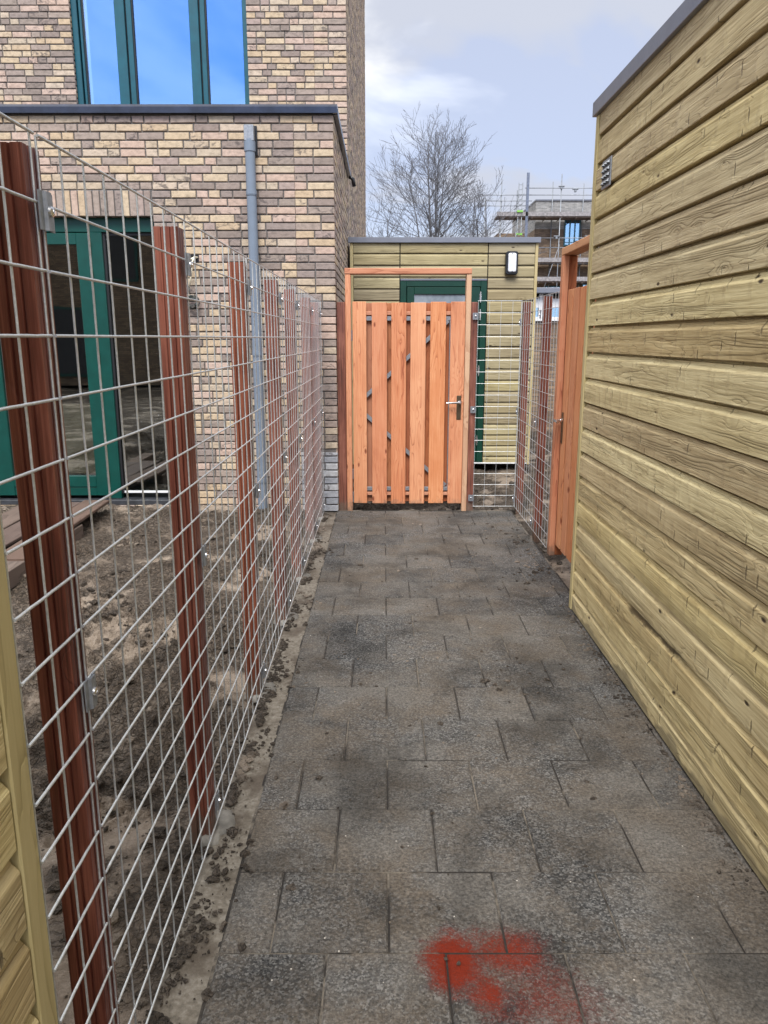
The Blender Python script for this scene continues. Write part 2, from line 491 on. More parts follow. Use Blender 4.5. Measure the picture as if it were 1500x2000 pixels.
fb_brown = far_brick("brown far brick", (0.155, 0.105, 0.07), (0.30, 0.21, 0.135), (0.10, 0.085, 0.075))
fb_grey = far_brick("grey far brick", (0.26, 0.26, 0.26), (0.38, 0.37, 0.36), (0.2, 0.2, 0.2))

# paving
pave, t = mat("concrete pavers")
r2 = t.n('TexWhiteNoise', {'W': t.isl}, noise_dimensions='1D').outputs[0]
gr = t.noise(t.obj, 170.0, 4.0, 0.75)
gv = t.n('TexVoronoi', {'Vector': t.obj, 'Scale': 190.0}, feature='F1')
gc = t.n('SeparateXYZ', {0: gv.outputs['Color']}).outputs[0]
base = t.ramp(t.m('ADD', t.m('MULTIPLY', gc, 0.55), t.m('MULTIPLY', gr, 0.45)), [(0.2, (0.020, 0.021, 0.022)), (0.5, (0.068, 0.068, 0.069)), (0.88, (0.27, 0.265, 0.255))])
base = t.mix(1.0, base, t.ramp(r2, [(0, 0.8), (1, 1.25)]), 'MULTIPLY')
d1 = t.noise(t.obj, 1.5, 5.0, 0.6, 0.4)
d2 = t.noise(t.obj, 9.0, 6.0, 0.65, 0.3)
d3 = t.noise(t.obj, 60.0, 4.0, 0.7)
dm = t.m('ADD', t.m('ADD', t.m('MULTIPLY', d1, 1.0), t.m('MULTIPLY', d2, 0.55)), t.m('ADD', t.m('MULTIPLY', d3, 0.45), t.m('MULTIPLY', r2, 0.13)))
dust = t.step(dm, 0.78, 1.24)
dcol = t.mix(t.step(t.noise(t.obj, 3.0, 3.0), 0.4, 0.65), (0.122, 0.100, 0.078), (0.140, 0.127, 0.112))
dcol = t.mix(1.0, dcol, t.ramp(t.noise(t.obj, 95.0, 6.0, 0.8), [(0.33, 0.30), (0.5, 0.95), (0.68, 1.7)]), 'MULTIPLY')
colr = t.mix(t.m('MULTIPLY', dust, 0.88), base, dcol)
damp = t.noise(t.obj, 2.3, 6.0, 0.68, 0.5)
colr = t.mix(1.0, colr, t.ramp(damp, [(0.36, 0.55), (0.50, 0.95), (0.72, 1.22)]), 'MULTIPLY')
chip = t.n('TexVoronoi', {'Vector': t.obj, 'Scale': 26.0}, feature='F1')
chr_ = t.n('SeparateXYZ', {0: chip.outputs['Color']}).outputs
colr = t.mix(t.m('MULTIPLY', t.step(chip.outputs['Distance'], 0.075, 0.045), t.m('GREATER_THAN', chr_[0], 0.86)), colr, (0.52, 0.48, 0.43))
# red powder stain near the camera
sp = t.n('SeparateXYZ', {0: t.obj}).outputs
wob = t.m('MULTIPLY', t.m('SUBTRACT', t.noise(t.obj, 9.0, 7.0, 0.72), 0.5), 0.42)
def blob(cx, cy, rx, ry, rot=0.0):
    dx, dy = t.m('SUBTRACT', sp[0], cx), t.m('SUBTRACT', sp[1], cy)
    ca, sa = math.cos(rot), math.sin(rot)
    ex = t.m('ADD', t.m('MULTIPLY', dx, ca), t.m('MULTIPLY', dy, sa))
    ey = t.m('SUBTRACT', t.m('MULTIPLY', dy, ca), t.m('MULTIPLY', dx, sa))
    q = t.m('SQRT', t.m('ADD', t.m('POWER', t.m('DIVIDE', ex, rx), 2.0), t.m('POWER', t.m('DIVIDE', ey, ry), 2.0)))
    return t.step(t.m('ADD', q, t.m('MULTIPLY', wob, 3.6)), 1.5, 0.0)
st = t.m('MAXIMUM', blob(0.175, 1.62, 0.10, 0.115), t.m('MULTIPLY', blob(0.30, 1.645, 0.14, 0.11), 0.74))
st = t.m('MAXIMUM', st, t.m('MULTIPLY', blob(0.25, 1.53, 0.06, 0.10), 0.8))
st = t.m('MAXIMUM', st, t.m('MULTIPLY', blob(0.39, 1.50, 0.18, 0.16, -0.6), 0.50))
grit = t.m('ADD', t.m('MULTIPLY', t.noise(t.obj, 190.0, 4.0, 0.8), 0.6), t.m('MULTIPLY', t.noise(t.obj, 48.0, 4.0, 0.75), 0.4))
st = t.m('MULTIPLY', t.step(t.m('SUBTRACT', t.m('MULTIPLY', st, 1.3), t.m('MULTIPLY', grit, 2.3)), -1.08, 0.02), t.step(st, 0.0, 0.35))
colr = t.mix(st, colr, t.mix(st, (0.07, 0.011, 0.006), (0.155, 0.015, 0.004)))
hh = t.m('ADD', t.m('MULTIPLY', gc, t.m('SUBTRACT', 0.8, t.m('MULTIPLY', dust, 0.5))), t.m('ADD', t.m('MULTIPLY', d3, 0.9), t.m('MULTIPLY', t.noise(t.obj, 25.0, 5.0, 0.65), 2.2)))
fin(t, colr, 0.9, 0.0, hh, 0.9, 0.006, 0.25)


def soil(name, a, b, c, wet=0.25, s=1.0):
    m, t = mat(name)
    n = t.noise(t.obj, 5.0 * s, 6.0, 0.65, 0.3)
    n2 = t.noise(t.obj, 38.0 * s, 7.0, 0.75)
    n3 = t.noise(t.obj, 1.7 * s, 4.0, 0.55)
    v = t.voro(t.vm('ADD', t.obj, t.vm('MULTIPLY', t.n('TexNoise', {'Vector': t.obj, 'Scale': 20.0}).outputs['Color'], (0.05, 0.05, 0.05))), 30.0 * s)
    colr = t.ramp(t.m('ADD', t.m('MULTIPLY', n, 0.5), t.m('MULTIPLY', n2, 0.5)), [(0.34, a), (0.50, b), (0.66, c)])
    smooth = t.step(n3, 0.50, 0.62)
    ve = t.voro(t.vm('ADD', t.obj, t.vm('MULTIPLY', t.n('TexNoise', {'Vector': t.obj, 'Scale': 14.0, 'Detail': 4.0}).outputs['Color'], (0.12, 0.12, 0.12))), 34.0 * s, 'DISTANCE_TO_EDGE')
    crev = t.m('MULTIPLY', t.step(ve, 0.16, 0.02), t.m('SUBTRACT', 1.0, t.m('MULTIPLY', smooth, 0.85)))
    colr = t.mix(t.m('MULTIPLY', crev, 0.7), colr, a)
    colr = t.mix(t.m('MULTIPLY', smooth, 0.6), colr, t.mix(n2, b, tuple(q * 1.5 for q in c)))
    h = t.m('ADD', t.m('MULTIPLY', n2, 1.0), t.m('ADD', t.m('MULTIPLY', t.noise(t.obj, 120.0, 4.0, 0.65), 0.35), t.m('SUBTRACT', t.m('MULTIPLY', v, -0.5), t.m('MULTIPLY', crev, 0.6))))
    fin(t, colr, t.ramp(n3, [(0.4, 0.95), (0.62, 0.95 - wet)]), 0.0, h, t.m('SUBTRACT', 1.0, t.m('MULTIPLY', smooth, 0.5)), 0.05)
    return m


mud = soil("trodden mud", (0.046, 0.031, 0.020), (0.175, 0.132, 0.096), (0.31, 0.258, 0.208), 0.35)
clod_m = soil("crumbled earth", (0.045, 0.032, 0.022), (0.135, 0.104, 0.078), (0.25, 0.21, 0.17), 0.1, 1.3)
strip_m, t = mat("dusty concrete edging")
n = t.noise(t.obj, 4.0, 5.0, 0.6)
n2 = t.noise(t.obj, 55.0, 5.0, 0.7)
c = t.ramp(n2, [(0.25, (0.075, 0.062, 0.048)), (0.5, (0.165, 0.143, 0.114)), (0.75, (0.27, 0.245, 0.21))])
c = t.mix(t.m('MULTIPLY', t.step(n, 0.48, 0.62), 0.75), c, (0.065, 0.048, 0.034))
fin(t, c, 0.9, 0.0, t.m('ADD', n2, n), 0.6, 0.006)
bark, t = mat("bark")  # paler and bluer: bleed of the bright sky put into the colour
fin(t, t.ramp(t.noise(t.vm('MULTIPLY', t.obj, (6, 6, 1.2)), 1.0, 4.0), [(0.3, (0.075, 0.076, 0.088)), (0.7, (0.15, 0.148, 0.16))]), 0.9)

# ------------------------------------------------------------------ ground
def hgt(x, y, amp, seed, house=0.0):
    p = Vector((x + seed, y - seed, seed * .37))
    big = noise.noise(p * 0.9)
    mid = noise.noise(p * 2.9)
    w = p + noise.noise_vector(p * 7.0) * 0.05
    d = noise.voronoi(w * 8.0)[0][0]
    d2 = noise.voronoi(w * 21.0)[0][0]
    mask = max(0.0, min(1.0, 0.72 + 2.2 * noise.noise(p * 1.9 + Vector((5, 1, 2)))))
    tur = noise.turbulence(p * 11.0, 4, True)
    fine = noise.fractal(p * 24.0, 0.8, 2.1, 3)
    z = 0.022 * big + 0.028 * mid + mask * (0.055 * (0.45 - d) + 0.026 * (0.4 - d2) + 0.030 * (tur - .6)) + 0.021 * fine * (0.15 + mask)
    return z * amp


def grid(name, x0, x1, y0, y1, st, m, zf):
    nx, ny = int((x1 - x0) / st) + 1, int((y1 - y0) / st) + 1
    b = MB()
    vs = []
    for j in range(ny):
        for i in range(nx):
            x, y = x0 + (x1 - x0) * i / (nx - 1), y0 + (y1 - y0) * j / (ny - 1)
            vs.append((x, y, zf(x, y)))
    fs = [(j * nx + i, j * nx + i + 1, (j + 1) * nx + i + 1, (j + 1) * nx + i) for j in range(ny - 1) for i in range(nx - 1)]
    b.add(vs, fs)
    o = b.build(name, m, None, name != 'mud_yard', False)
    return tag(o, kind='structure')


b = MB()
b.add([(-600, -600, -.09), (600, -600, -.09), (600, 900, -.09), (-600, 900, -.09)], [(0, 1, 2, 3)])
tag(b.build("ground", mud, None, False, False), kind='structure')


def z_left(x, y):
    e = min(1.0, max(0.0, (-.56 - x) / .25))
    rise = 0.075 * min(1.0, max(0.0, (y - 3.5) / 3.0))
    flatn = 0.45 + 0.55 * min(1.0, max(0.0, (5.6 - y) / 1.6))
    return -0.035 + rise * e + (0.25 + 0.75 * e) * flatn * hgt(x, y, 1.25, 3.1) + 0.02 * e


def z_back(x, y):
    return -0.02 + hgt(x, y, 0.9, 11.7) + 0.012


def z_right(x, y):
    e = min(1.0, max(0.0, (x - 1.17) / .3))
    return -0.045 + 0.03 * e + (0.2 + 0.8 * e) * hgt(x, y, 1.2, 21.3)


grid("mud_yard", -4.3, -.545, 1.0, 6.74, 0.0135, mud, z_left)
grid("mud_path", -.44, 1.2, 6.80, 9.06, 0.025, mud, z_back)
grid("mud_plot", 1.16, 6.5, 4.3, 13.0, 0.035, mud, z_right)
grid("edging_strip", -.547, -.424, -1.5, 6.76, 0.012, strip_m,
     lambda x, y: -0.006 + 0.006 * noise.noise(Vector((x * 9, y * 9, 1))) + 0.012 * max(0, noise.noise(Vector((x * 5, y * 2.2, 7))) - .15)
     + 0.004 * noise.fractal(Vector((x * 40, y * 40, 3)), 1, 2, 3))

# pavers, one sheet of tiles with open joints
b = MB()
TX, TY = 0.304, 0.3045
y = 1.65 - 9 * TY
row = 0
rp = random.Random(4)
while y < 6.70:
    x = -.424
    y1 = min(y + TY, 6.745)
    first = TX * (0.5 if row % 2 else 0.98) - .02
    while x < 1.12:
        w = first if x < -.42 else TX
        x1 = min(x + w, 1.15)
        g = 0.0022
        dz = [rp.uniform(-.0022, .0022) for _ in range(4)]
        X0, X1, Y0, Y1 = x + g, x1 - g, y + g, y1 - g
        c = 0.005
        base = rp.uniform(-.0015, .0015)
        vs = [(X0, Y0, -.03), (X1, Y0, -.03), (X1, Y1, -.03), (X0, Y1, -.03),
              (X0, Y0, base - .005), (X1, Y0, base - .005), (X1, Y1, base - .005), (X0, Y1, base - .005),
              (X0 + c, Y0 + c, base + dz[0]), (X1 - c, Y0 + c, base + dz[1]), (X1 - c, Y1 - c, base + dz[2]), (X0 + c, Y1 - c, base + dz[3])]
        fs = [(8, 9, 10, 11)] + [(i, (i + 1) % 4, 4 + (i + 1) % 4, 4 + i) for i in range(4)] + [(4 + i, 4 + (i + 1) % 4, 8 + (i + 1) % 4, 8 + i) for i in range(4)]
        b.add(vs, fs)
        x = x1
    y = y1
    row += 1
tag(b.build("pavement", pave, None, False, True), kind='structure')
b = MB()
b.add([(-.43, -1.4, -.0050), (1.16, -1.4, -.0050), (1.16, 6.80, -.0050), (-.43, 6.80, -.0050)], [(0, 1, 2, 3)])
js, t = mat("joint sand")
jn = t.step(t.noise(t.obj, 2.4, 5.0, 0.65), 0.47, 0.58)
fin(t, t.mix(1.0, t.mix(jn, (0.022, 0.018, 0.015), (0.15, 0.128, 0.102)), t.ramp(t.noise(t.obj, 90.0, 4.0, 0.7), [(0.3, 0.5), (0.7, 1.3)]), 'MULTIPLY'), 0.95)
tag(b.build("joint_sand", js, None, False, False), kind='structure')


# crumbs and clods of earth: nobody could count them
def clods(name, spots):
    b = MB()
    bm = bmesh.new()
    bmesh.ops.create_icosphere(bm, subdivisions=2, radius=1.0)
    bv = [v.co.copy() for v in bm.verts]
    bf = [[v.index for v in f.verts] for f in bm.faces]
    bm.free()
    bm = bmesh.new()
    bmesh.ops.create_icosphere(bm, subdivisions=1, radius=1.0)
    sv = [v.co.copy() for v in bm.verts]
    sf = [[v.index for v in f.verts] for f in bm.faces]
    bm.free()
    for (x, y, z, s) in spots:
        vv, ff = (bv, bf) if s > 0.012 else (sv, sf)
        o = Vector((rp.uniform(0, 50), rp.uniform(0, 50), 0))
        sx, sy, sz = rp.uniform(.7, 1.4), rp.uniform(.7, 1.4), rp.uniform(.45, .85)
        out = []
        for p in vv:
            k = s * (1 + 0.70 * noise.noise(p * 1.3 + o) + 0.30 * noise.noise(p * 3.1 + o))
            out.append((x + p.x * k * sx, y + p.y * k * sy, z + p.z * k * sz))
        b.add(out, ff)
    return tag(b.build(name, clod_m, None, False, False), kind='stuff')


sp_ = []
for _ in range(9000):
    x, yy = -.56 - rp.random() ** 1.3 * 3.0, rp.uniform(1.05, 6.6)
    mk = noise.noise(Vector((x * 1.6 + 3.1 * 1.6 + 5, yy * 1.6 - 3.1 * 1.6 + 1, 3.1 * .37 * 1.6 + 2)))
    if mk < -0.1 and rp.random() < .9: continue
    s = 0.004 + 0.022 * rp.random() ** 7
    sp_.append((x, yy, z_left(x, yy) + s * .1, s))
tag(clods("loose_earth", sp_), "loose dark clods of earth strewn over the muddy yard behind the mesh fence", "earth", kind='stuff')
sp_ = []
for _ in range(900):
    x, yy = 1.2 + rp.random() * 3.2, rp.uniform(4.5, 12)
    s = 0.008 + 0.04 * rp.random() ** 3
    sp_.append((x, yy, z_right(x, yy), s))
for _ in range(260):
    x, yy = rp.uniform(-.42, 1.18), 6.79 + rp.random() ** 2 * 1.2
    s = 0.006 + 0.024 * rp.random() ** 2
    sp_.append((x, yy, z_back(x, yy), s))
tag(clods("rubble_earth", sp_), "rough earth clods on the plot behind the right mesh and under the gate", "earth", kind='stuff')
sp_ = []
for cx, cy, r_, k in ((-.47, 3.32, .06, 90), (-.47, 2.62, .05, 60), (-.47, 4.35, .05, 60), (-.50, 1.75, .06, 90), (-.49, 2.05, .05, 70), (1.06, 5.0, .10, 120), (1.1, 5.6, .08, 140),
                      (.95, 4.4, .12, 70), (.75, 3.35, .18, 60), (1.02, 6.2, .12, 90), (.2, 4.6, .5, 90), (-.2, 3.0, .25, 60), (0.5, 6.72, .6, 70), (-.47, 5.4, .06, 60)):
    for _ in range(int(k * 1.3)):
        x, yy = cx + rp.gauss(0, r_), cy + rp.gauss(0, r_ * 1.8)
        if x > 1.05 and yy < 4.22: continue
        if x < -.54: continue
        s = 0.0022 + 0.013 * rp.random() ** 5
        if cx < -.4: s *= 1.1
        sp_.append((x, yy, s * .2 - .001, s))
for _ in range(1500):
    x, yy = -.532 + abs(rp.gauss(0, .022)), 1.2 + rp.random() * 5.4
    if noise.noise(Vector((2, yy * 1.7, 4))) < -.15: continue
    s = 0.003 + 0.013 * rp.random() ** 3
    sp_.append((x, yy, s * .15 - .002, s))
for _ in range(700):
    x, yy = 1.072 - abs(rp.gauss(0, .03)), 1.4 + rp.random() * 2.85
    s = 0.002 + 0.008 * rp.random() ** 4
    sp_.append((x, yy, s * .2, s))
for _ in range(900):
    x, yy = rp.uniform(-.53, 1.06), 1.2 + rp.random() ** .8 * 5.4
    s = 0.0016 + 0.006 * rp.random() ** 5
    sp_.append((x, yy, s * .2, s))
tag(clods("soil_crumbs", sp_), "small brown crumbs of soil scattered over the grey pavers", "earth", kind='stuff')


# ------------------------------------------------------------------ brickwork
def bricks(mb, O, U, V, N, w, h, course=0.0632, holes=(), joints=(), seed=1, depth=0.010, mode='row', hl=None):
    """bricks on the plane O + u*U + v*V, proud of the mortar along N"""
    rr = random.Random(seed)
    O, U, V, N = Vector(O), Vector(U), Vector(V), Vector(N)
    g = 0.0105

    def one(u0, u1, v0, v1):
        c = 0.004
        j = lambda a: rr.uniform(-a, a)
        d = depth + rr.uniform(-.0025, .0025)
        q = [(u0 + j(.0015), v0 + j(.0018)), (u1 + j(.0015), v0 + j(.0018)), (u1 + j(.0015), v1 + j(.0018)), (u0 + j(.0015), v1 + j(.0018))]
        cu, cv = (u0 + u1) / 2, (v0 + v1) / 2
        vs = []
        for (dd, ins) in ((-.002, 0), (d - c, 0), (d, c)):
            for (a, e) in q:
                a2 = a + (ins if a < cu else -ins)
                e2 = e + (ins if e < cv else -ins)
                vs.append(tuple(O + U * a2 + V * e2 + N * dd))
        fs = [(8, 9, 10, 11)] + [(4 * k + i, 4 * k + (i + 1) % 4, 4 * k + 4 + (i + 1) % 4, 4 * k + 4 + i) for k in (0, 1) for i in range(4)]
        mb.add(vs, fs)

    row = 0
    v = 0.0
    while v < h - 0.02:
        v1 = min(v + course, h)
        segs = [(0.0, w)]
        for (a, c, e, f) in holes:
            if v1 - .012 > e and v + .012 < f:
                ns = []
                for (p, q) in segs:
                    if c <= p or a >= q: ns.append((p, q))
                    else:
                        if a > p + .03: ns.append((p, a))
                        if c < q - .03: ns.append((c, q))
                segs = ns
        for jt in joints:
            ns = []
            for (p, q) in segs:
                if p < jt < q: ns += [(p, jt - .001), (jt + .001, q)]
                else: ns.append((p, q))
            segs = ns
        for (p, q) in segs:
            x = p
            k = 0
            start = [0.0, 0.11, 0.055, 0.165][row % 4]
            while q - x > 0.004:
                L = 0.21 if rr.random() < .68 else 0.1
                if k == 0: L = rr.choice([0.21, 0.1, 0.155]) if row % 2 else rr.choice([0.1, 0.21, 0.155])
                x1 = x + L
                if q - x1 < 0.075: x1 = q if q - x < 0.26 else q - 0.11
                last = abs(x1 - q) < 1e-6
                one(x + (0 if k == 0 else g / 2), x1 - (0 if last else g / 2), v + g / 2, v1 - g / 2)
                x = x1
                k += 1
        v = v1
        row += 1
    return one


def backing(mb, O, U, V, w, h, holes):
    us = sorted({0.0, w, *[a for q in holes for a in q[:2]]})
    vs_ = sorted({0.0, h, *[a for q in holes for a in q[2:]]})
    O, U, V = Vector(O), Vector(U), Vector(V)
    for i in range(len(us) - 1):
        for j in range(len(vs_) - 1):
            cu, cv = (us[i] + us[i + 1]) / 2, (vs_[j] + vs_[j + 1]) / 2
            if any(a < cu < c and e < cv < f for a, c, e, f in holes): continue
            mb.add([tuple(O + U * p + V * q) for p, q in ((us[i], vs_[j]), (us[i + 1], vs_[j]), (us[i + 1], vs_[j + 1]), (us[i], vs_[j + 1]))], [(0, 1, 2, 3)])


HX, HY, MY = -.412, 6.72, 9.25           # right face, extension front, main front
house = thing("brick_house", "pale mixed brick house with green framed door and window, left of the gate", "house", (-2.4, HY, 0))

XL0 = -4.8
EX_TOP = 3.30
holes_e = [(-3.62 - XL0, -1.915 - XL0, 0.10, 2.72)]
b = MB()
b.cur = 1
backing(b, (XL0, HY + .012, 0), (1, 0, 0), (0, 0, 1), HX - .012 - XL0, EX_TOP, holes_e)
b.add([(HX - .012, HY + .012, 0), (HX - .012, MY, 0), (HX - .012, MY, EX_TOP), (HX - .012, HY + .012, EX_TOP)], [(0, 1, 2, 3)])
b.cur = 0
hz = holes_e + [(-.735 - XL0, HX - XL0, -.1, 0.5425), (-1.625 - XL0, -1.555 - XL0, 2.145, 2.21)]
bricks(b, (XL0, HY + .012, 0), (1, 0, 0), (0, 0, 1), (0, -1, 0), HX - XL0, EX_TOP, holes=hz, joints=[-.735 - XL0], seed=11, depth=.012)
bricks(b, (HX - .012, HY + .0125, 0), (0, 1, 0), (0, 0, 1), (1, 0, 0), MY - HY + .6, EX_TOP, seed=12, depth=.012)
b.build("extension_wall", [brick_m, mortar], house, False, False)
# painted plinth
b = MB()
bricks(b, (-.735, HY + .012, 0), (1, 0, 0), (0, 0, 1), (0, -1, 0), HX + .735, 0.5425, seed=5, depth=.013)
o = b.build("plinth", [white_brick], house, False, False)
tag(o, "whitewashed lower brick courses at the corner")
# soldier course over the door
b = MB()
rr = random.Random(3)
x = -3.62
while x < -1.915 - .02:
    x1 = min(x + .0605, -1.9155)
    z0, z1 = 2.516 + rr.uniform(-.002, .002), 2.714
    d = rr.uniform(-.002, .002)
    b.box(x + .005, x1 - .005, HY + d, HY + .09, z0, z1, .003)
    x = x1
b.cur = 1
b.box(-3.62, -1.9155, HY + .011, HY + .088, 2.520, 2.719)
b.build("lintel", [brick_m, mortar], house, False, True)

# main house
MT = 9.2
b = MB()
wx0, wx1, wz0, wz1 = -3.405, -1.492, 3.62, 5.75
holes_m = [(wx0 + 5.2, wx1 + 5.2, wz0 - 3.2, wz1 - 3.2)]
b.cur = 1
backing(b, (-5.2, MY + .012, 3.2), (1, 0, 0), (0, 0, 1), HX - .012 + 5.2, MT - 3.2, holes_m)
b.add([(HX - .012, MY + .012, 0), (HX - .012, 18.3, 0), (HX - .012, 18.3, MT), (HX - .012, MY + .012, MT)], [(0, 1, 2, 3)])
b.add([(HX - .012, 18.3, 0), (-5.2, 18.3, 0), (-5.2, 18.3, MT), (HX - .012, 18.3, MT)], [(0, 1, 2, 3)])
b.add([(-5.2, MY + .012, MT), (HX - .012, MY + .012, MT), (HX - .012, 18.3, MT), (-5.2, 18.3, MT)], [(0, 1, 2, 3)])
b.cur = 0
bricks(b, (-5.2, MY + .012, 3.2), (1, 0, 0), (0, 0, 1), (0, -1, 0), HX + 5.2, 3.2, holes=holes_m, joints=[-.765 + 5.2], seed=21, depth=.012)
bricks(b, (HX - .012, MY + .0125, 2.2), (0, 1, 0), (0, 0, 1), (1, 0, 0), 18.3 - MY, MT - 2.2, seed=22, depth=.012)
# brick returns beside the window
for i in range(34):
    z = wz0 + i * .0632
    b.box(wx0 - .10, wx0 - .001, MY + .02, MY + .10, z + .006, z + .0575, .003)
b.build("house_wall", [brick_m, mortar], house, False, False)

# window upstairs
b = MB()
fy0, fy1 = MY + .045, MY + .115
bars = [(-3.405, -3.30), (-2.935, -2.755), (-2.125, -1.955), (-1.545, -1.492)]
b.box(wx0, wx1, fy0, fy1, wz0, wz0 + .07, .004)
b.box(wx0, wx1, fy0, fy1, wz1 - .07, wz1, .004)
for (a, c) in bars:
    if c - a > .1:
        m_ = a + (c - a) * .60
        b.box(a, m_, fy0, fy1, wz0 + .07, wz1 - .07, .005)
        b.box(m_ + .016, c, fy0 + .012, fy1, wz0 + .07, wz1 - .07, .004)
    else:
        b.box(a, c, fy0, fy1, wz0 + .07, wz1 - .07, .005)
win = b.build("window", green_up, house)
b = MB()
for (a, c) in bars[1:3]:
    m_ = a + (c - a) * .60
    b.box(m_ + .001, m_ + .015, fy0 + .04, fy1 - .01, wz0 + .07, wz1 - .07)
for (a, c) in zip(bars[:-1], bars[1:]):
    b.box(a[1] - .001, a[1] + .014, fy0 + .03, fy0 + .05, wz0 + .07, wz1 - .07)
b.build("window_seal", black_gap, win)
for (a, c) in zip(bars[:-1], bars[1:]):
    b = MB()
    b.box(a[1] - .01, c[0] + .01, fy0 + .052, fy0 + .058, wz0 + .06, wz1 - .06)
    b.build("pane", glass_up, win)
b = MB()
b.box(wx0 - .05, wx1 + .05, MY + .7, MY + .72, wz0 - .1, wz1 + .1)
b.build("room_wall", room_m, house)

# extension roof edge
b = MB()
def cop(n0):   # outward offset n, height
    return [(n0 + .0, 3.292), (n0 - .038, 3.292), (n0 - .038, 3.338), (n0 - .012, 3.362), (n0 + .30, 3.362), (n0 + .30, 3.33), (n0, 3.33)]
b.prism(cop(HY), 'X', XL0, HX + .035)
pr = [(HX - (p - HY), z + .0015) for p, z in cop(HY)]
b.prism(pr, 'Y', HY + .03, MY + .01)
trim = b.build("roof_trim", coping_m, house)
b = MB()
b.tube([(HX + .02, MY - .03, 3.30), (HX + .06, MY - .02, 3.28), (HX + .075, MY - .015, 3.20)], .022, 8)
b.build("drip_end", black_p, trim, True)
b = MB()
b.box(XL0, HX - .2, HY + .2, MY + .01, 3.22, 3.25)
b.build("flat_roof", coping_m, house)

# garden door with fixed side light
dy0, dy1 = HY + .075, HY + .145
b = MB()
b.box(-3.62, -1.9155, dy0, dy1, 2.40, 2.5155, .003)                      # head
b.box(-3.62, -3.505, dy0, dy1, 0.105, 2.40, .003)
b.box(-2.485, -2.385, dy0, dy1, 0.105, 2.40, .004)                        # mullion
b.box(-1.945, -1.9155, dy0, dy1, 0.105, 2.40, .003)
df = b.build("door_frame", green, house)
b = MB()
b.box(-3.50, -3.345, dy0 - .012, dy1 - .02, 0.135, 2.392, .004)
b.box(-2.60, -2.491, dy0 - .012, dy1 - .02, 0.135, 2.392, .004)
b.box(-3.345, -2.60, dy0 - .0115, dy1 - .02, 2.30, 2.392, .003)
b.box(-3.345, -2.60, dy0 - .0115, dy1 - .02, 0.215, 0.315, .003)
b.box(-3.345, -2.60, dy0 - .006, dy1 - .02, 0.135, 0.208, .003)
door = b.build("door", green, house)
b = MB()
b.box(-3.36, -2.585, dy0 + .02, dy0 + .026, 0.30, 2.315)
b.build("pane", glass_door, door)
for z in (2.28, 2.06, 1.36, 0.33):
    b = MB()
    for k in range(5):
        b.tube([(-2.488, dy0 - .017, z - .05 + k * .021), (-2.488, dy0 - .017, z - .034 + k * .021)], .008, 8)
    b.build("hinge", white_p, door, True, True, 40)
b = MB()
b.box(-2.39, -1.94, dy0 + .045, dy0 + .051, 0.15, 2.41)
b.build("side_pane", glass_side, df)
b = MB()
b.box(-2.384, -1.946, dy0 + .03, dy0 + .044, 0.15, 0.17, .003)
b.build("glazing_bead", white_p, df)
b = MB()
b.box(-2.385, -2.366, dy0 + .02, dy0 + .044, 0.15, 2.40)
b.box(-2.366, -1.945, dy0 + .022, dy0 + .044, 2.376, 2.40)
b.build("rubber_seal", black_gap, df)
b = MB()
b.box(-3.62, -1.9155, HY + .005, dy1 + .02, 0.06, 0.104, .004)
b.build("threshold", paint("blue black stone", (0.035, 0.038, 0.045), 0.5, 0.4), house)
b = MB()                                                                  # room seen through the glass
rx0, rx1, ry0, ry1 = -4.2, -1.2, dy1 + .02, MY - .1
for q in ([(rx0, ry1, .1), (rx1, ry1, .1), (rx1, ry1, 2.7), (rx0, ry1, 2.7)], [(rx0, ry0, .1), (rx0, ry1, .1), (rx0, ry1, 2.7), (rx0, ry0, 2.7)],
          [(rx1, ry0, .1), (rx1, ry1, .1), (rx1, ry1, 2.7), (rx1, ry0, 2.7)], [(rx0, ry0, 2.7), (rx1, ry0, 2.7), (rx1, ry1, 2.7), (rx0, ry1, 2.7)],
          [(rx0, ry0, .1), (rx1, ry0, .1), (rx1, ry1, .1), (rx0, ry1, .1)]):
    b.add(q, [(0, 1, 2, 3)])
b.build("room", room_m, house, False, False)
b = MB()
b.prism([(dy1 + .03, .32), (dy1 + .05, .32), (dy1 + .055, .6), (dy1 + .05, .95), (dy1 + .03, .95)], 'X', -3.33, -2.61, 1)
b.build("door_cover", card_m, house)

# downpipe with outlet box
b = MB()
PX, PY = -1.085, HY - .05
b.tube([(PX, PY, .02), (PX, PY, 3.09)], .041, 16)
for z in (2.69, 1.40, .30):
    b.tube([(PX, PY, z - .016), (PX, PY, z + .016)], .0445, 16)
    b.tube([(PX, PY, z - .024), (PX, PY, z - .020)], .0455, 16)
b.tube([(PX, PY, 3.0), (PX, PY, 3.075)], .047, 16)
pipe = b.build("drainpipe", pvc, house, True, True, 40)
b = MB()
b.box(PX - .04, PX + .04, PY - .035, HY + .02, 3.075, 3.195, .004)
b.build("outlet_box", dull_zinc, pipe)
b = MB()
b.box(PX + .03, PX + .056, PY + .03, HY + .012, 2.98, 3.20)
b.build("outlet_gap", black_p, pipe)
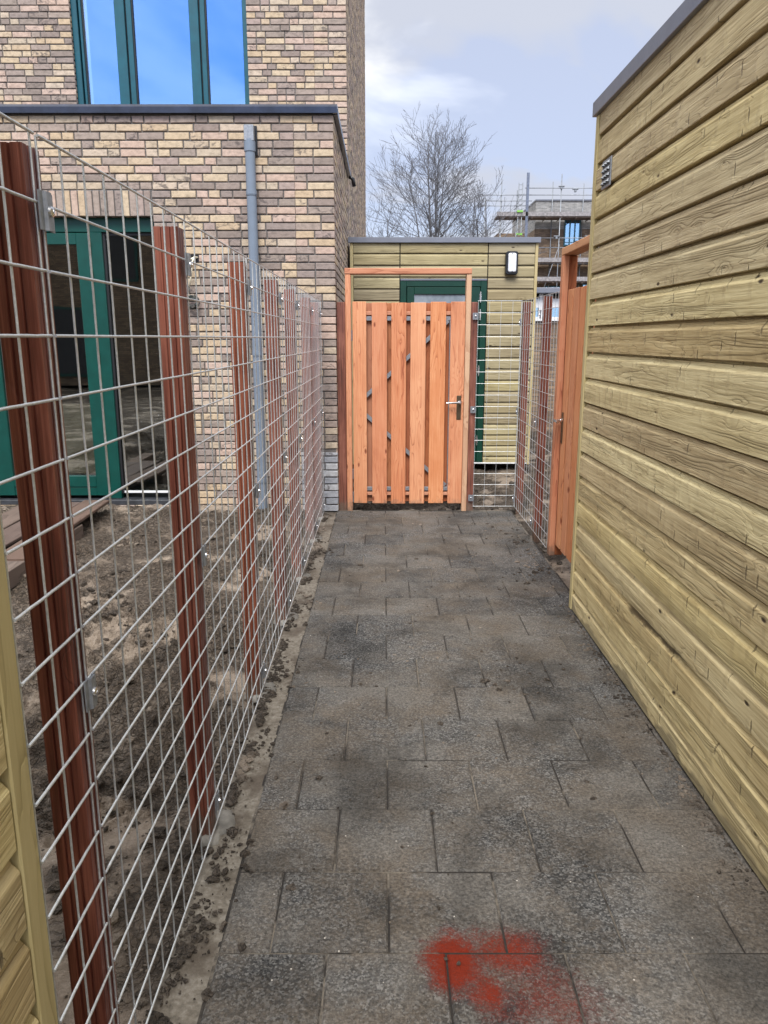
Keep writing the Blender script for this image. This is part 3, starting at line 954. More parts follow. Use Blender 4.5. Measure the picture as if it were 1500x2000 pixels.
# loose cable on the wall
b = MB()
b.tube([(-1.575, HY + .02, 2.19), (-1.585, HY - .03, 2.19), (-1.60, HY - .045, 2.15), (-1.615, HY - .045, 2.05), (-1.638, HY - .04, 1.95)], .008, 8)
b.tube([(-1.565, HY + .02, 2.192), (-1.60, HY - .03, 2.18), (-1.645, HY - .05, 2.155)], .007, 8)
cab = b.build("cable", cream_p, house, True)
b = MB()
b.tube([(-1.638, HY - .04, 1.95), (-1.636, HY - .04, 1.88)], .0035, 6)
rr = random.Random(8)
for k in range(7):
    cx, cz, ra = -1.615 + rr.uniform(-.012, .012), 1.825 + rr.uniform(-.012, .012), .045 + rr.uniform(-.012, .012)
    ph = rr.uniform(0, 6.28)
    tl = rr.uniform(-.35, .35)
    b.tube([(cx + ra * math.cos(ph + a * .4), HY - .03 - .012 * k % .03 + tl * .03 * math.cos(a * .4), cz + ra * math.sin(ph + a * .4)) for a in range(17)], .004, 6)
b.build("cable_coil", paint("dark cable", (0.03, 0.04, 0.038), 0.5, .3), cab, True)
b = MB()
b.box(-1.625, -1.555, HY + .0105, HY + .0115, 2.145, 2.21)
b.build("wall_hole", black_p, house)


# ------------------------------------------------------------------ sheds
def plank_profile(z0, pitch, out, x):
    """closed profile: out = +1/-1 direction the face looks, x = face position"""
    o = out
    p = [(x - o * .040, z0 + .006), (x - o * .002, z0 + .006), (x, z0 + .008), (x, z0 + pitch - .030),
         (x - o * .0015, z0 + pitch - .0265), (x - o * .006, z0 + pitch - .0205), (x - o * .0115, z0 + pitch - .015), (x - o * .0140, z0 + pitch - .008),
         (x - o * .0145, z0 + pitch - .005), (x - o * .034, z0 + pitch - .004), (x - o * .034, z0 + pitch + .015), (x - o * .040, z0 + pitch + .015)]
    return p


def cladding(mb, axis, x, out, a, c, z_top, z_bot, pitch, seed, seg=10):
    rr = random.Random(seed)
    z = z_top
    while z > z_bot + .01:
        z0 = z - pitch
        zb = max(z0, z_bot)
        ph = rr.uniform(0, 9)
        am = 0.0012
        wob = (lambda t, ph=ph: (am * math.sin(t * 1.7 + ph), am * math.sin(t * 2.3 + ph * 2)))
        pf = plank_profile(z0, pitch, out, x)
        pf = [(p, max(q, zb)) for p, q in pf]
        mb.prism(pf, axis, a, c, seg, wob)
        z = z0


XR = 1.08
shed = thing("timber_shed", "tall olive plank shed along the right side of the alley, with a small metal vent", "shed", (2.3, 1.0, 0))
b = MB()
cladding(b, 'Y', XR, -1, -3.0, 4.155, 2.652, 0.012, .1332, 31, 14)
b.build("cladding", clad_y, shed)
b = MB()
b.box(XR - .006, XR + .03, 4.157, 4.205, 0.004, 2.62, .003)
b.build("corner_trim", clad_z, shed)
b = MB()
b.box(XR - .022, XR + .02, -3.0, 4.225, 2.622, 2.69, .002)
b.box(XR + .02, 3.4, 4.18, 4.225, 2.622, 2.69, .002)
b.build("roof_trim", alu, shed)
b = MB()
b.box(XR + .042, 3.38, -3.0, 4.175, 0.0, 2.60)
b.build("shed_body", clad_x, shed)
b = MB()
b.box(XR + .02, 3.39, -3.0, 4.17, 2.61, 2.66)
b.build("roof", coping_m, shed)
# vent grille
b = MB()
vy0, vy1, vz0, vz1 = 3.885, 4.035, 2.24, 2.372
b.box(XR - .006, XR, vy0, vy1, vz0, vz1, .003)
vent = b.build("vent_grille", dull_zinc, shed)
b = MB()
for iz in range(4):
    for iy in range(3):
        y0 = vy0 + .018 + iy * .041
        z0 = vz0 + .014 + iz * .028
        b.add([(XR - .009, y0, z0 + .020), (XR - .009, y0 + .034, z0 + .020), (XR - .018, y0 + .030, z0 + .008), (XR - .018, y0 + .004, z0 + .008),
               (XR - .009, y0, z0 + .006), (XR - .009, y0 + .034, z0 + .006)],
              [(0, 1, 2, 3), (0, 3, 4), (1, 5, 2)])
b.build("louvre", zinc, vent, False, False)
b = MB()
for iz in range(4):
    for iy in range(3):
        y0 = vy0 + .018 + iy * .041
        z0 = vz0 + .014 + iz * .028
        b.add([(XR - .0085, y0, z0), (XR - .0085, y0 + .034, z0), (XR - .0085, y0 + .034, z0 + .019), (XR - .0085, y0, z0 + .019)], [(0, 1, 2, 3)])
b.build("vent_slot", black_p, vent, False, False)

lshed = thing("timber_shed", "olive plank shed corner at the lower left, where the mesh fence begins", "shed", (-1.6, -.8, 0))
b = MB()
cladding(b, 'Y', -.535, 1, -2.4, .975, 2.66, 0.012, .1332, 41, 10)
b.build("cladding", clad_y, lshed)
b = MB()
b.box(-.575, -.533, .980, 1.033, 0.004, 2.62, .003)
b.build("corner_trim", clad_z, lshed)
b = MB()
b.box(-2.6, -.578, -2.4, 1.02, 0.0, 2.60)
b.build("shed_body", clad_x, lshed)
b = MB()
b.box(-2.62, -.53, -2.4, 1.05, 2.622, 2.69, .002)
b.build("roof_trim", alu, lshed)

SY = 9.05
fshed = thing("timber_shed", "flat roofed shed of olive planks with dark green door, behind the orange gate", "shed", (.68, SY, 0))
b = MB()
zt_ = 2.461 + .1285
cladding(b, 'X', SY, -1, -.345, .175, zt_, .075, .1285, 51, 1)
cladding(b, 'X', SY, -1, .187, 1.172, zt_, 2.19, .1285, 52, 1)
cladding(b, 'X', SY, -1, 1.184, 1.705, zt_, .075, .1285, 53, 1)
b.build("cladding", clad_x, fshed)
b = MB()
b.box(-.385, -.349, SY - .004, SY + .05, .05, 2.572, .003)
b.build("corner_trim", clad_z, fshed)
b = MB()
b.box(1.709, 1.742, SY - .004, SY + .05, .05, 2.572, .003)
b.build("corner_trim", clad_z, fshed)
b = MB()
b.box(-.405, 1.762, SY - .03, SY + .02, 2.574, 2.632, .002)
b.build("roof_trim", alu, fshed)
b = MB()
b.box(-.38, 1.735, SY + .042, SY + 2.6, .06, 2.57)
b.build("shed_body", black_gap, fshed)
b = MB()
b.box(-.39, 1.74, SY + .01, SY + 2.6, 2.575, 2.60)
b.build("roof", coping_m, fshed)
b = MB()
b.box(-.35, 1.71, SY + .002, SY + .02, .058, .072, .002)
b.build("base_trim", white_p, fshed)
b = MB()
b.box(.187, 1.172, SY - .012, SY + .06, 2.166, 2.186, .002)
b.build("door_drip_cap", alu, fshed)
b = MB()
b.box(.187, .255, SY - .006, SY + .05, .075, 2.164, .003)
b.box(1.104, 1.172, SY - .006, SY + .05, .075, 2.164, .003)
b.box(.255, 1.104, SY - .0055, SY + .05, 2.10, 2.164, .003)
b.build("door_frame", green_dk, fshed)
b = MB()
b.box(.262, .345, SY - .012, SY + .04, .085, 2.093, .004)
b.box(.995, 1.097, SY - .012, SY + .04, .085, 2.093, .004)
b.box(.345, .995, SY - .0115, SY + .04, 2.015, 2.093, .004)
b.box(.345, .995, SY - .0115, SY + .04, .085, .92, .004)
fd = b.build("door", green_dk, fshed)
b = MB()
b.box(.34, 1.0, SY + .006, SY + .012, .91, 2.02)
b.build("pane", frost, fd)
for z in (1.985, 1.79, 1.16, .345):
    b = MB()
    b.tube([(1.100, SY - .018, z - .06), (1.100, SY - .018, z + .06)], .008, 8)
    b.box(1.088, 1.112, SY - .0165, SY - .012, z - .035, z + .035)
    b.build("hinge", steel, fd, True, True, 40)

# bulkhead lamp on the far shed
lamp = thing("wall_lamp", "black oblong bulkhead lamp with a white lens on the plank shed wall", "lamp", (1.438, SY, 2.35))


def rrect(mb, cx, cz, w, h, r, y0, y1, n=5, inset=0.0):
    ring = []
    for (sx, sz, a0) in ((1, 1, 0), (-1, 1, 90), (-1, -1, 180), (1, -1, 270)):
        for k in range(n + 1):
            a = R(a0 + 90 * k / n)
            ring.append((cx + sx * (w / 2 - r) + r * math.cos(a), cz + sz * (h / 2 - r) + r * math.sin(a)))
    m = len(ring)
    vs = [(x, y1, z) for x, z in ring] + [(x, y0 + .008, z) for x, z in ring]
    vs += [(cx + (x - cx) * (1 - inset), y0, cz + (z - cz) * (1 - inset)) for x, z in ring]
    fs = [(j * m + i, j * m + (i + 1) % m, (j + 1) * m + (i + 1) % m, (j + 1) * m + i) for j in (0, 1) for i in range(m)]
    fs += [tuple(range(m)), tuple(2 * m + i for i in range(m))]
    mb.add(vs, fs)


b = MB()
rrect(b, 1.438, 2.352, .140, .255, .03, SY - .07, SY + .0, 5, .06)
b.build("housing", black_p, lamp)
b = MB()
rrect(b, 1.440, 2.355, .092, .205, .02, SY - .088, SY - .066, 5, .08)
lens = b.build("lens", lens_m, lamp)
b = MB()
b.tube([(1.44, SY - .089, 2.449), (1.44, SY - .084, 2.449)], .006, 8)
b.build("screw", black_p, lamp)
b = MB()
b.tube([(1.44, SY - .089, 2.261), (1.44, SY - .084, 2.261)], .006, 8)
b.build("screw", black_p, lamp)

# ------------------------------------------------------------------ gates
GY = 6.77
gate = thing("garden_gate", "closed orange board gate under a timber frame at the end of the alley", "gate", (.21, GY, 0))
b = MB(); b.box(-.333, -.285, GY, GY + .10, -.01, 2.058, .004); b.build("gate_post", doug_z, gate)
b = MB(); b.box(.704, .748, GY, GY + .10, -.01, 2.058, .004); b.build("gate_post", sap_z, gate)
b = MB(); b.box(-.336, .748, GY - .005, GY + .105, 2.06, 2.108, .004); b.build("top_beam", doug_x, gate)
bx = [(-.272, -.153), (-.106, .026), (.063, .193), (.230, .363), (.401, .536), (.576, .702)]
rr = random.Random(2)
for k, (a, c) in enumerate(bx):
    b = MB()
    b.box(a, c, GY + .012, GY + .030, .062 + rr.uniform(-.003, .003), 1.830 + rr.uniform(-.005, .004), .003)
    for z in (1.73, 1.66, .16, .23):
        for x in (a + .035, c - .035):
            b.tube([(x, GY + .0105, z + rr.uniform(-.01, .01)), (x, GY + .013, z)], .0025, 6)
    b.build("front_board", doug_z, gate)
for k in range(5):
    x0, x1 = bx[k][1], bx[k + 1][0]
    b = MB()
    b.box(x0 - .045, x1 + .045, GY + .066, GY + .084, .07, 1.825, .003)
    b.build("back_board", doug_shade, gate)
for z0, z1 in ((1.722, 1.755), (.135, .165)):
    b = MB()
    b.box(-.26, .69, GY + .0305, GY + .052, z0, z1, .003)
    b.build("rail", doug_x, gate)
b = MB()
b.box(-.262, .695, GY + .032, GY + .050, 1.676, 1.712, .002)
b.box(-.262, .695, GY + .032, GY + .050, .178, .212, .002)
b.box(-.262, -.232, GY + .032, GY + .050, .212, 1.676, .002)
b.box(.569, .60, GY + .032, GY + .050, .212, 1.676, .002)
for (p, q) in (((.556, 1.676), (-.22, .975)), ((-.22, .915), (.556, .225))):
    dx, dz = q[0] - p[0], q[1] - p[1]
    L = math.hypot(dx, dz)
    M = Matrix.Translation(((p[0] + q[0]) / 2, GY + .041, (p[1] + q[1]) / 2)) @ Matrix.Rotation(-math.atan2(dz, dx), 4, 'Y')
    b.box(-L / 2, L / 2, -.0085, .0085, -.017, .017, .002, M)
b.build("metal_frame", dull_zinc, gate)


def handle_x(par):
    b = MB()
    b.box(.641, .681, GY + .007, GY + .0125, .822, 1.035, .004)
    for z in (1.018, .905, .838):
        b.tube([(.661, GY + .0045, z), (.661, GY + .008, z)], .005, 8)
    h = b.build("lock_plate", bronze, par)
    b = MB()
    b.tube([(.668, GY + .01, .976), (.668, GY - .035, .976), (.660, GY - .042, .976), (.545, GY - .042, .972)], .0095, 12)
    b.tube([(.668, GY - .002, .976), (.668, GY + .008, .976)], .016, 12)
    b.build("handle", steel, h, True, True, 50)


handle_x(gate)
for z in (1.55, .33, .12):
    b = MB()
    b.box(-.287, -.270, GY + .035, GY + .06, z - .045, z + .045, .002)
    b.tube([(-.281, GY + .02, z - .045), (-.281, GY + .02, z + .045)], .007, 8)
    b.build("hinge", dull_zinc, gate)

RX, RY = 1.195, 5.32
rgate = thing("garden_gate", "orange side gate seen edge on, between the right mesh and the tall shed", "gate", (RX + .05, 4.8, 0))
b = MB(); b.box(RX, RX + .040, RY, RY + .07, -.01, 2.066, .004)
b.build("gate_post", doug_z, rgate)
b = MB(); b.box(RX + .041, RX + .10, RY + .022, RY + .07, -.01, 2.066, .004); b.build("stop_post", doug_shade, rgate)
b = MB(); b.box(RX, RX + .10, 4.23, RY + .07, 2.068, 2.116, .004); b.build("top_beam", doug_y, rgate)
b = MB(); b.box(RX, RX + .045, 4.232, 4.30, -.01, 2.066, .004); b.build("gate_post", doug_z, rgate)
rr = random.Random(6)
yb = RY - .006
k = 0
while yb > 4.32:
    w = .122
    y0 = max(yb - w, 4.305)
    b = MB()
    b.box(RX + .040, RX + .054, y0, yb, .075, 1.842 + rr.uniform(-.004, .004), .003)
    b.build("front_board", doug_z, rgate)
    yb = y0 - .045
    k += 1
b = MB()
b.box(RX + .092, RX + .11, 4.305, RY - .01, .08, 1.836, .002)
b.build("back_panel", doug_shade, rgate)
b = MB()
b.box(RX + .060, RX + .078, 4.31, RY - .012, 1.676, 1.712, .002)
b.build("metal_rail", dull_zinc, rgate)
b = MB()
b.box(RX + .060, RX + .078, 4.31, RY - .012, .178, .212, .002)
b.build("metal_rail", dull_zinc, rgate)
b = MB()
b.box(RX + .034, RX + .0395, RY - .062, RY - .022, .815, 1.03, .003)
for z in (1.01, .90, .83):
    b.tube([(RX + .031, RY - .042, z), (RX + .034, RY - .042, z)], .005, 8)
lp = b.build("lock_plate", bronze, rgate)
b = MB()
b.tube([(RX + .035, RY - .042, .975), (RX - .012, RY - .042, .975), (RX - .020, RY - .05, .975), (RX - .020, RY - .155, .972)], .0095, 12)
b.tube([(RX + .034, RY - .042, .975), (RX + .022, RY - .042, .975)], .016, 12)
b.build("handle", steel, lp, True, True, 50)

# ------------------------------------------------------------------ fence posts
def groove_post(mb, x0, x1, y0, y1, z0, z1):
    """square post with two shallow grooves down every face"""
    w, d = x1 - x0, y1 - y0
    g, gd = .0045, .005
    prof = []
    def side(p, q, nx, ny):
        for f in (0.0, .29, .29, .71, .71):
            pass
        pts = [(0.03, 0), (.27, 0), (.29, gd), (.33, gd), (.35, 0), (.65, 0), (.67, gd), (.71, gd), (.73, 0), (.97, 0)]
        for f, dp in pts:
            prof.append((p[0] + (q[0] - p[0]) * f - nx * dp, p[1] + (q[1] - p[1]) * f - ny * dp))
    side((x0, y0), (x1, y0), 0, -1)
    side((x1, y0), (x1, y1), 1, 0)
    side((x1, y1), (x0, y1), 0, 1)
    side((x0, y1), (x0, y0), -1, 0)
    mb.prism(prof, 'Z', z0, z1, 1)


def clip(parent, loc, nrm, tang):
    """galvanised clamp plate with a bolt; nrm = outward, tang = along the fence"""
    nrm, tang = Vector(nrm), Vector(tang)
    M = Matrix.Identity(4)
    up = Vector((0, 0, 1))
    for i, ax in enumerate((tang, nrm, up)):
        for k in range(3): M[k][i] = ax[k]
    M.translation = Vector(loc)
    b = MB()
    prof = [(-.024, .000), (-.024, .003), (-.012, .003), (-.009, .008), (.009, .008), (.012, .003), (.024, .003), (.024, .000), (.011, .0), (.008, .005), (-.008, .005), (-.011, .0)]
    n0 = len(b.v)
    b.prism(prof, 'Z', -.029, .029)
    b.v = [tuple(M @ Vector(p)) for p in b.v]
    c = b.build("clip", dull_zinc, parent)
    b = MB()
    b.tube([(0, .0075, 0), (0, .0115, 0), (0, .0135, 0)], [.0085, .0080, .0045], 12)
    b.tube([(0, .013, 0), (0, .0142, 0)], .003, 6)
    b.v = [tuple(M @ Vector(p)) for p in b.v]
    b.build("bolt", steel, c, True, True, 40)


XL = -.535
PH = 1.815
def footing(parent, x, y, rx, ry, seed):
    rr = random.Random(seed)
    b = MB()
    n = 18
    rad = [1 + rr.uniform(-.38, .38) for _ in range(n)]
    ring = lambda k, z: [(x + math.cos(6.283 * i / n) * rx * rad[i] * k, y + math.sin(6.283 * i / n) * ry * rad[i] * k, z) for i in range(n)]
    vs = ring(1.0, -.02) + ring(.96, .000) + ring(.7, .005) + [(x, y, .006)]
    fs = [(j * n + i, j * n + (i + 1) % n, (j + 1) * n + (i + 1) % n, (j + 1) * n + i) for j in (0, 1) for i in range(n)]
    fs += [(2 * n + i, 2 * n + (i + 1) % n, 3 * n) for i in range(n)]
    b.add(vs, fs)
    b.build("footing", bare_conc, parent, True)


py = [1.262, 2.145, 3.112, 4.02, 4.80, 5.76, 6.52]
plabels = ["nearest dark red hardwood post of the left mesh fence, beside the shed corner",
           "second nearest red hardwood post of the left mesh fence, by the door's side glass",
           "third red hardwood post of the left mesh fence, just left of the grey drainpipe",
           "fourth hardwood post of the left mesh fence, just right of the grey drainpipe",
           "fifth hardwood post of the left mesh fence, in front of plain brick wall",
           "sixth hardwood post of the left mesh fence, next to last before the house corner",
           "farthest hardwood post of the left mesh fence, against the brick house corner"]
GP = "hardwood posts of the left mesh fence"
root = None
for k, yy in enumerate(py):
    if k == 0:
        root = thing("fence_post", plabels[0], "fence post", (-.572, yy, 0), GP)
        b = MB()
        groove_post(b, -.605, -.541, yy - .031, yy + .031, -.05, PH)
        b.build("post", hard_z, root)
        for z in (1.722, .910, .105):
            clip(root, (XL + .006, yy + .004, z), (1, 0, 0), (0, 1, 0))
        footing(root, -.545, yy + .015, .058, .085, 5)
        p0 = root
    else:
        c = copy_tree(root)
        c.location = (-.572, yy, 0)
        c['label'] = plabels[k]


# ------------------------------------------------------------------ welded mesh panels
def mesh_panel(name, label, u0, u1, fixed, axis, out, z0=.033, z1=1.833, group=None, first=None, rh=.0026, rv=.0021, step=.1, n=8, bend=0.0):
    b = MB()
    rr = random.Random(int(u0 * 100) + 3)
    nz = 18
    P = (lambda u, o, z: (fixed + o, u, z)) if axis == 'Y' else (lambda u, o, z: (u, fixed + o, z))
    dh = rh * out
    for k in range(nz + 1):
        z = z0 + (z1 - z0) * k / nz
        m = 12
        b.tube([P(u0 + (u1 - u0) * i / m, dh + bend * math.sin(math.pi * i / m) + rr.uniform(-.0003, .0003), z + rr.uniform(-.0003, .0003)) for i in range(m + 1)], rh, n)
    u = u0 + .004 if first is None else first
    us = [u0 + .003, u1 - .003]
    while u < u1 - .02:
        if u > u0 + .02: us.append(u)
        u += step
    for u in us:
        b.tube([P(u, -rv * out * .9 + bend * math.sin(math.pi * (u - u0) / (u1 - u0)), z0 - .002), P(u, -rv * out * .9 + bend * math.sin(math.pi * (u - u0) / (u1 - u0)), z1 + .001)], rv, n)
    o = b.build(name, zinc, None, True, True, 50)
    return tag(o, label, "mesh panel", group)


GM = "galvanised mesh panels of the left fence"
mesh_panel("mesh_panel", "narrow mesh strip between the left shed corner and the nearest red post", 1.0365, 1.254, XL, 'Y', 1, group=GM, first=1.15)
mesh_panel("mesh_panel", "nearest full galvanised mesh panel of the left fence, in front of the house door", 1.270, 3.110, XL, 'Y', 1, group=GM, first=1.362, bend=.002)
mesh_panel("mesh_panel", "middle galvanised mesh panel of the left fence, in front of the grey drainpipe", 3.122, 4.80, XL, 'Y', 1, group=GM, first=3.258, bend=-.002)
mesh_panel("mesh_panel", "farthest galvanised mesh panel of the left fence, ending at the brick house corner", 4.812, 6.69, XL, 'Y', 1, group=GM, first=4.954)
mesh_panel("mesh_panel", "narrow mesh panel right of the gate, in front of the green shed door", .806, 1.185, GY + .0, 'X', -1, z0=.04, z1=1.84, first=.906, n=6, rh=.0018, rv=.0016)
mesh_panel("mesh_panel", "galvanised mesh panel right of the alley, between the corner post and the side gate", RY + .005, GY - .012, 1.175, 'Y', -1, z0=.05, z1=1.832, first=RY + .1, n=6, rh=.0019, rv=.0017)

# right hand posts
def plain_post(label, x0, x1, y0, y1, clips, group=None, groove=True):
    t_ = thing("fence_post", label, "fence post", ((x0 + x1) / 2, (y0 + y1) / 2, 0), group)
    b = MB()
    if groove: groove_post(b, x0, x1, y0, y1, -.05, 1.83)
    else: b.box(x0, x1, y0, y1, -.05, 1.83, .003)
    b.build("post", hard_z, t_)
    for (p, nn, tt) in clips: clip(t_, p, nn, tt)
    return t_


plain_post("dark red hardwood post between the brick house corner and the orange gate frame", -.409, -.336, GY + .012, GY + .075, [], None, False)
plain_post("dark red hardwood post at the right of the orange gate, with three metal clips", .751, .808, GY + .012, GY + .07,
           [((.787, GY - .006, z), (0, -1, 0), (1, 0, 0)) for z in (1.712, .913, .118)], None, False)
plain_post("red hardwood corner post where the narrow mesh meets the right mesh", 1.20, 1.262, GY - .005, GY + .06,
           [((1.171, GY - .03, z), (-1, 0, 0), (0, 1, 0)) for z in (1.66, .90, .12)], "hardwood posts behind the right mesh")
plain_post("red hardwood post behind right mesh, between corner post and side gate", 1.185, 1.247, 5.84, 5.90,
           [((1.168, 5.87, z), (-1, 0, 0), (0, 1, 0)) for z in (1.70, .90, .12)], "hardwood posts behind the right mesh")

# ------------------------------------------------------------------ timber lying in the yard
def lying(label, x0, x1, y0, y1, z0, z1, rot=0.0, tilt=0.0):
    b = MB()
    cx, cy, cz = (x0 + x1) / 2, (y0 + y1) / 2, (z0 + z1) / 2
    M = Matrix.Translation((cx, cy, cz)) @ Matrix.Rotation(rot, 4, 'Z') @ Matrix.Rotation(tilt, 4, 'X')
    b.box(x0 - cx, x1 - cx, y0 - cy, y1 - cy, z0 - cz, z1 - cz, .004, M)
    o = b.build("wooden_plank", plank_y)
    return tag(o, label, "plank", "planks lying in the yard")


lying("brown plank with a pale end, nearest the fence on the plank pile", -2.56, -2.345, 4.75, 6.42, .13, .155, 0.02, .02)
lying("wide reddish plank in the middle of the plank pile before the house door", -2.80, -2.585, 4.95, 6.35, .135, .158, -.01, .015)
lying("outer reddish plank at the far left of the plank pile", -3.05, -2.83, 5.0, 6.3, .13, .155, .015, .02)
lying("thick weathered beam under the planks, its long side showing to the fence", -2.47, -2.33, 4.3, 5.75, .0, .12, .01)
lying("rough beam under the planks on the left, half hidden by mud", -3.0, -2.86, 4.2, 6.0, .0, .125, -.01)

# ------------------------------------------------------------------ far houses
fh = thing("brick_house", "low brown brick building with white sills and grey roof, seen through right mesh", "house", (3.6, 13, 0))
b = MB()
b.box(1.9, 6.2, 13.0, 16.0, -.1, 1.84)
b.box(1.9, 6.2, 13.12, 15.9, 1.84, 2.2)
b.build("wall", fb_brown, fh)
b = MB(); b.box(1.8, 6.3, 12.9, 16.1, 2.24, 2.33, .01); b.build("roof", alu, fh)
for x0, x1 in ((2.02, 2.62), (2.70, 3.3), (3.5, 4.1)):
    b = MB(); b.box(x0 - .04, x1 + .04, 12.96, 13.06, 1.80, 1.866, .004); w_ = b.build("sill", white_p, fh)
    b = MB()
    b.box(x0, x0 + .06, 13.03, 13.1, 1.866, 2.235); b.box(x1 - .06, x1, 13.03, 13.1, 1.866, 2.235)
    b.box((x0 + x1) / 2 - .02, (x0 + x1) / 2 + .02, 13.03, 13.1, 1.866, 2.02)
    b.box(x0 + .06, x1 - .06, 13.04, 13.1, 2.02, 2.16)
    fr = b.build("window_frame", white_p, fh)
    b = MB(); b.box(x0 + .06, x1 - .06, 13.085, 13.095, 1.866, 2.02); b.build("pane", glass_far, fr)

bb = thing("brick_house", "tall brown brick building under construction behind scaffolding, right of the bare trees", "house", (11, 46, 0))
b = MB()
b.box(8.42, 16, 45, 53, -.1, 7.45)
b.build("wall", fb_brown, bb)
b = MB()
b.box(8.42, 16, 45, 53, 7.452, 8.93)
b.build("upper_wall", fb_grey, bb)
b = MB()
b.box(8.38, 16, 44.93, 53, 8.932, 9.0)
b.build("roof_trim", alu, bb)
b = MB()
b.box(6.75, 8.418, 48, 54, -.1, 7.6)
b.build("side_wing", fb_brown, bb)
for x0, x1, z0, z1 in ((10.05, 10.95, 6.55, 8.0), (12.6, 13.5, 6.55, 8.0), (9.1, 10.0, 3.2, 4.4), (11.2, 12.4, 3.0, 4.6)):
    b = MB()
    t_ = .07
    b.box(x0, x1, 44.94, 45.02, z1 - t_, z1); b.box(x0, x1, 44.94, 45.02, z0, z0 + t_)
    for f in (0, 1 / 3, 2 / 3, 1):
        xx = x0 + (x1 - x0 - t_) * f
        b.box(xx, xx + t_, 44.94, 45.02, z0 + t_, z1 - t_)
    fr = b.build("window", green_up, bb)
    b = MB(); b.box(x0 + .02, x1 - .02, 44.97, 44.99, z0 + .02, z1 - .02); b.build("pane", glass_far, fr)

sc = thing("scaffolding", "grey tube scaffold with timber decks round the unfinished brick building", "scaffold", (9.5, 44, 0))
def pole(p, q, r=.028):
    b = MB(); b.tube([p, q], r, 6); return b.build("pole", pole_m, sc, True)
for x, zt, yy in ((5.55, 9.0, 44.6), (6.35, 9.85, 44.0), (6.55, 9.3, 45.6), (7.2, 9.3, 44.0), (9.3, 9.9, 44.9), (9.55, 10.1, 43.9), (11.0, 9.8, 44.9), (11.25, 10.05, 43.9), (12.7, 9.9, 43.9)):
    pole((x, yy, 0), (x, yy, zt))
for z in (9.05, 9.4):
    pole((7.6, 43.95, z), (14, 43.95, z), .022)
for z, xe in ((9.05, 5.0), (8.75, 5.6), (8.5, 4.9)):
    pole((xe, 43.95, z), (8.0, 43.95, z), .022)
for z in (6.85, 6.35, 5.5, 4.6, 3.9):
    pole((8.1, 43.95, z), (14, 43.95, z), .022)
pole((6.2, 44.1, 6.4), (7.6, 44.1, 8.2), .02)
pole((8.6, 43.9, 3.5), (9.6, 43.9, 6.5), .02)
# lattice ladder tower
b = MB()
b.box(7.66, 7.80, 43.80, 43.9, 0, 10.15)
b.build("tower_leg", paint("blue grey beam", (0.13, 0.155, 0.22), 0.5, .2), sc)
pole((7.25, 43.85, 0), (7.25, 43.85, 9.65), .025)
pole((7.45, 43.85, 0), (7.45, 43.85, 9.65), .025)
for i in range(22):
    pole((7.25, 43.85, 4.3 + i * .25), (7.45, 43.85, 4.3 + i * .25), .014)
for z in (8.15, 6.98):
    b = MB(); b.box(7.18, 7.50, 43.74, 43.80, z, z + .1); b.build("tag_board", tagm, sc)
for z, x0 in ((8.12, 6.1), (5.75, 8.2), (4.75, 8.2)):
    b = MB()
    b.box(x0, 14, 43.85, 44.9, z - .22, z - .16)
    for k in range(8):
        xx = x0 + .3 + k * .8
        b.tube([(xx, 43.7, z - .27), (xx, 44.95, z - .27)], .025, 6)
    b.build("deck", deck_m, sc)
    b = MB()
    b.box(x0, 14, 43.80, 43.84, z - .16, z + .06)
    b.build("toe_board", paint("pale toe board", (0.26, 0.245, 0.25), 0.7, .3), sc)
for x, z in ((9.55, 9.45), (10.3, 9.3), (9.4, 6.9), (11.1, 6.9)):
    b = MB()
    b.box(x - .16, x + .16, 43.8, 43.95, z, z + .06, .02)
    b.box(x - .06, x + .06, 43.8, 43.95, z - .12, z, .02)
    b.build("coupler", pole_m, sc)

# the house opposite, mirrored in the door glass
oh = thing("brick_house", "brown brick house mirrored in the glass of the garden door", "house", (-9, -12, 0))
b = MB(); b.box(-18, -2.2, -18, -12, 0, 6.2); b.build("wall", fb_brown, oh)
for x0, x1, z0, z1 in ((-12.2, -10.9, 3.3, 4.9), (-9.2, -7.9, 3.3, 4.9), (-11.6, -8.9, .3, 2.5)):
    b = MB()
    b.box(x0, x1, -12.0, -11.93, z0, z1)
    fr = b.build("window", green, oh)
    b = MB(); b.box(x0 + .08, x1 - .08, -11.93, -11.92, z0 + .08, z1 - .08); b.build("pane", room_m, fr)

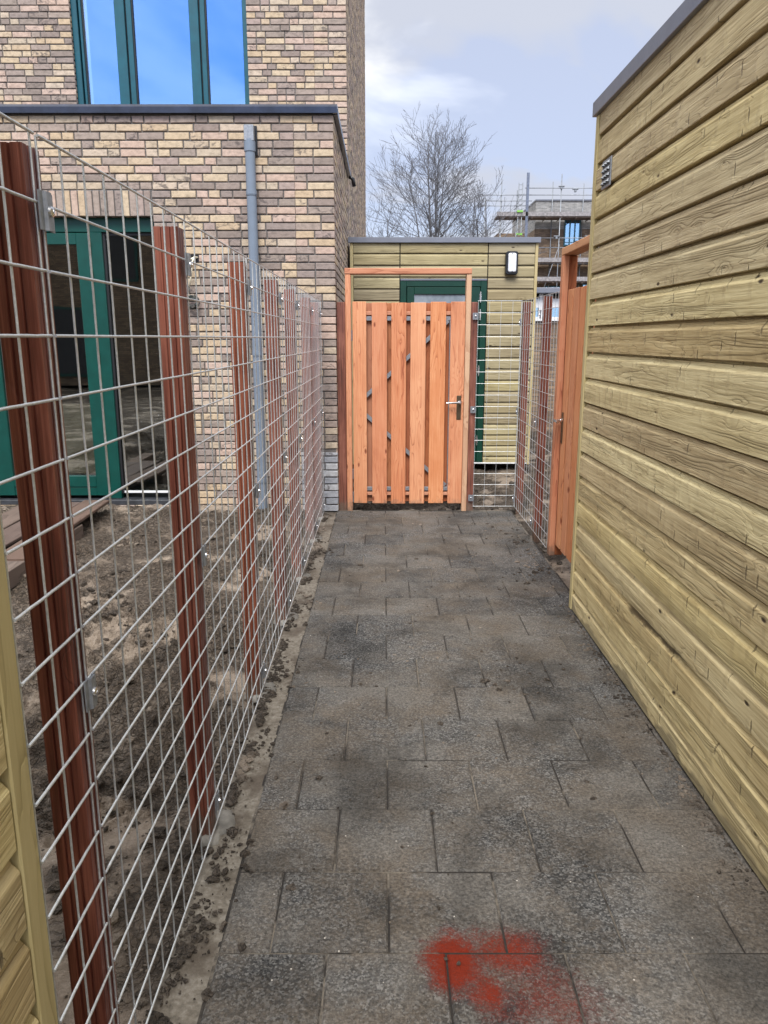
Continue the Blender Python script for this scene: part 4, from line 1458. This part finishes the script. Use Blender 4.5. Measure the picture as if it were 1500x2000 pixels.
# ------------------------------------------------------------------ bare trees
def tree(label, base, H, seed, stems, lean, low, nb, twig=3):
    rr = random.Random(seed)
    tr, cr = MB(), MB()

    def grow(mb, p, d, L, r, lvl, trop):
        k = 9 if lvl == 0 else 6 if lvl == 1 else 4
        pts, rs = [p.copy()], [r]
        d = d.normalized()
        q = p.copy()
        for i in range(k):
            j = .035 if lvl == 0 else .075
            d = (d + Vector((rr.gauss(0, j), rr.gauss(0, j), rr.gauss(0, j * .5) + trop))).normalized()
            q = q + d * (L / k)
            pts.append(q.copy())
            rs.append(max(.0055, r * (1 - .88 * (i + 1) / k)))
        (tr if lvl == 0 else cr).tube(pts, rs, 5 if lvl < 2 else 3, False)
        if lvl >= twig: return
        n = nb[lvl]
        for c in range(n):
            b0 = low if lvl == 0 else .15
            t_ = b0 + (.98 - b0) * (c + rr.random()) / n
            f = t_ * k
            i = min(k - 1, int(f))
            pp = pts[i].lerp(pts[i + 1], f - i)
            dd = (pts[i + 1] - pts[i]).normalized()
            az = rr.uniform(0, 6.283)
            side = Vector((math.cos(az), math.sin(az), 0))
            side = (side - dd * side.dot(dd)).normalized()
            if lvl == 0:
                up = (t_ - b0) / (1 - b0)
                ang = R(rr.uniform(58, 82) * (1 - up) + rr.uniform(22, 40) * up)
                LL = H * (.35 * (1 - up ** 1.6) + .15 * up ** 1.6) * rr.uniform(.7, 1.15)
            else:
                ang = R(rr.uniform(22, 48))
                LL = L * rr.uniform(.34, .58) * (1.15 - .5 * t_)
            nd = dd * math.cos(ang) + side * math.sin(ang)
            grow(cr, pp, nd, LL, max(.008, min(.035, rs[i] * .42)), lvl + 1, .045 if lvl == 0 else .045)

    for s_ in range(stems):
        az = 6.283 * s_ / stems + rr.uniform(-.4, .4)
        ln = 0.0 if s_ == 0 else rr.uniform(.4, 1.0) * lean
        off = .12 + .5 * ln
        grow(tr, Vector((base[0] + math.cos(az) * off * (s_ > 0), base[1] + math.sin(az) * off * (s_ > 0), base[2])),
             Vector((math.cos(az) * ln, math.sin(az) * ln, 1)), H * rr.uniform(.88, 1.0) * (1 - .25 * ln), .13 if s_ == 0 else .095, 0, .004)
    o = thing("bare_tree", label, "tree", base)
    tr.build("trunk", bark, o, True, False)
    cr.build("crown", bark, o, True, False)


tree("large bare tree with a rounded fan of fine branches, behind the far shed roof", (2.45, 40, 0), 10.9, 5, 5, .17, .42, (19, 8, 4))
tree("smaller bare tree right of the large one, in front of the scaffold", (5.0, 39, 0), 8.5, 12, 4, .22, .5, (9, 6, 3))
tree("low bare shrubby tree left of the large tree, beside the house wall", (.1, 42, 0), 7.9, 19, 3, .25, .5, (7, 5, 3))
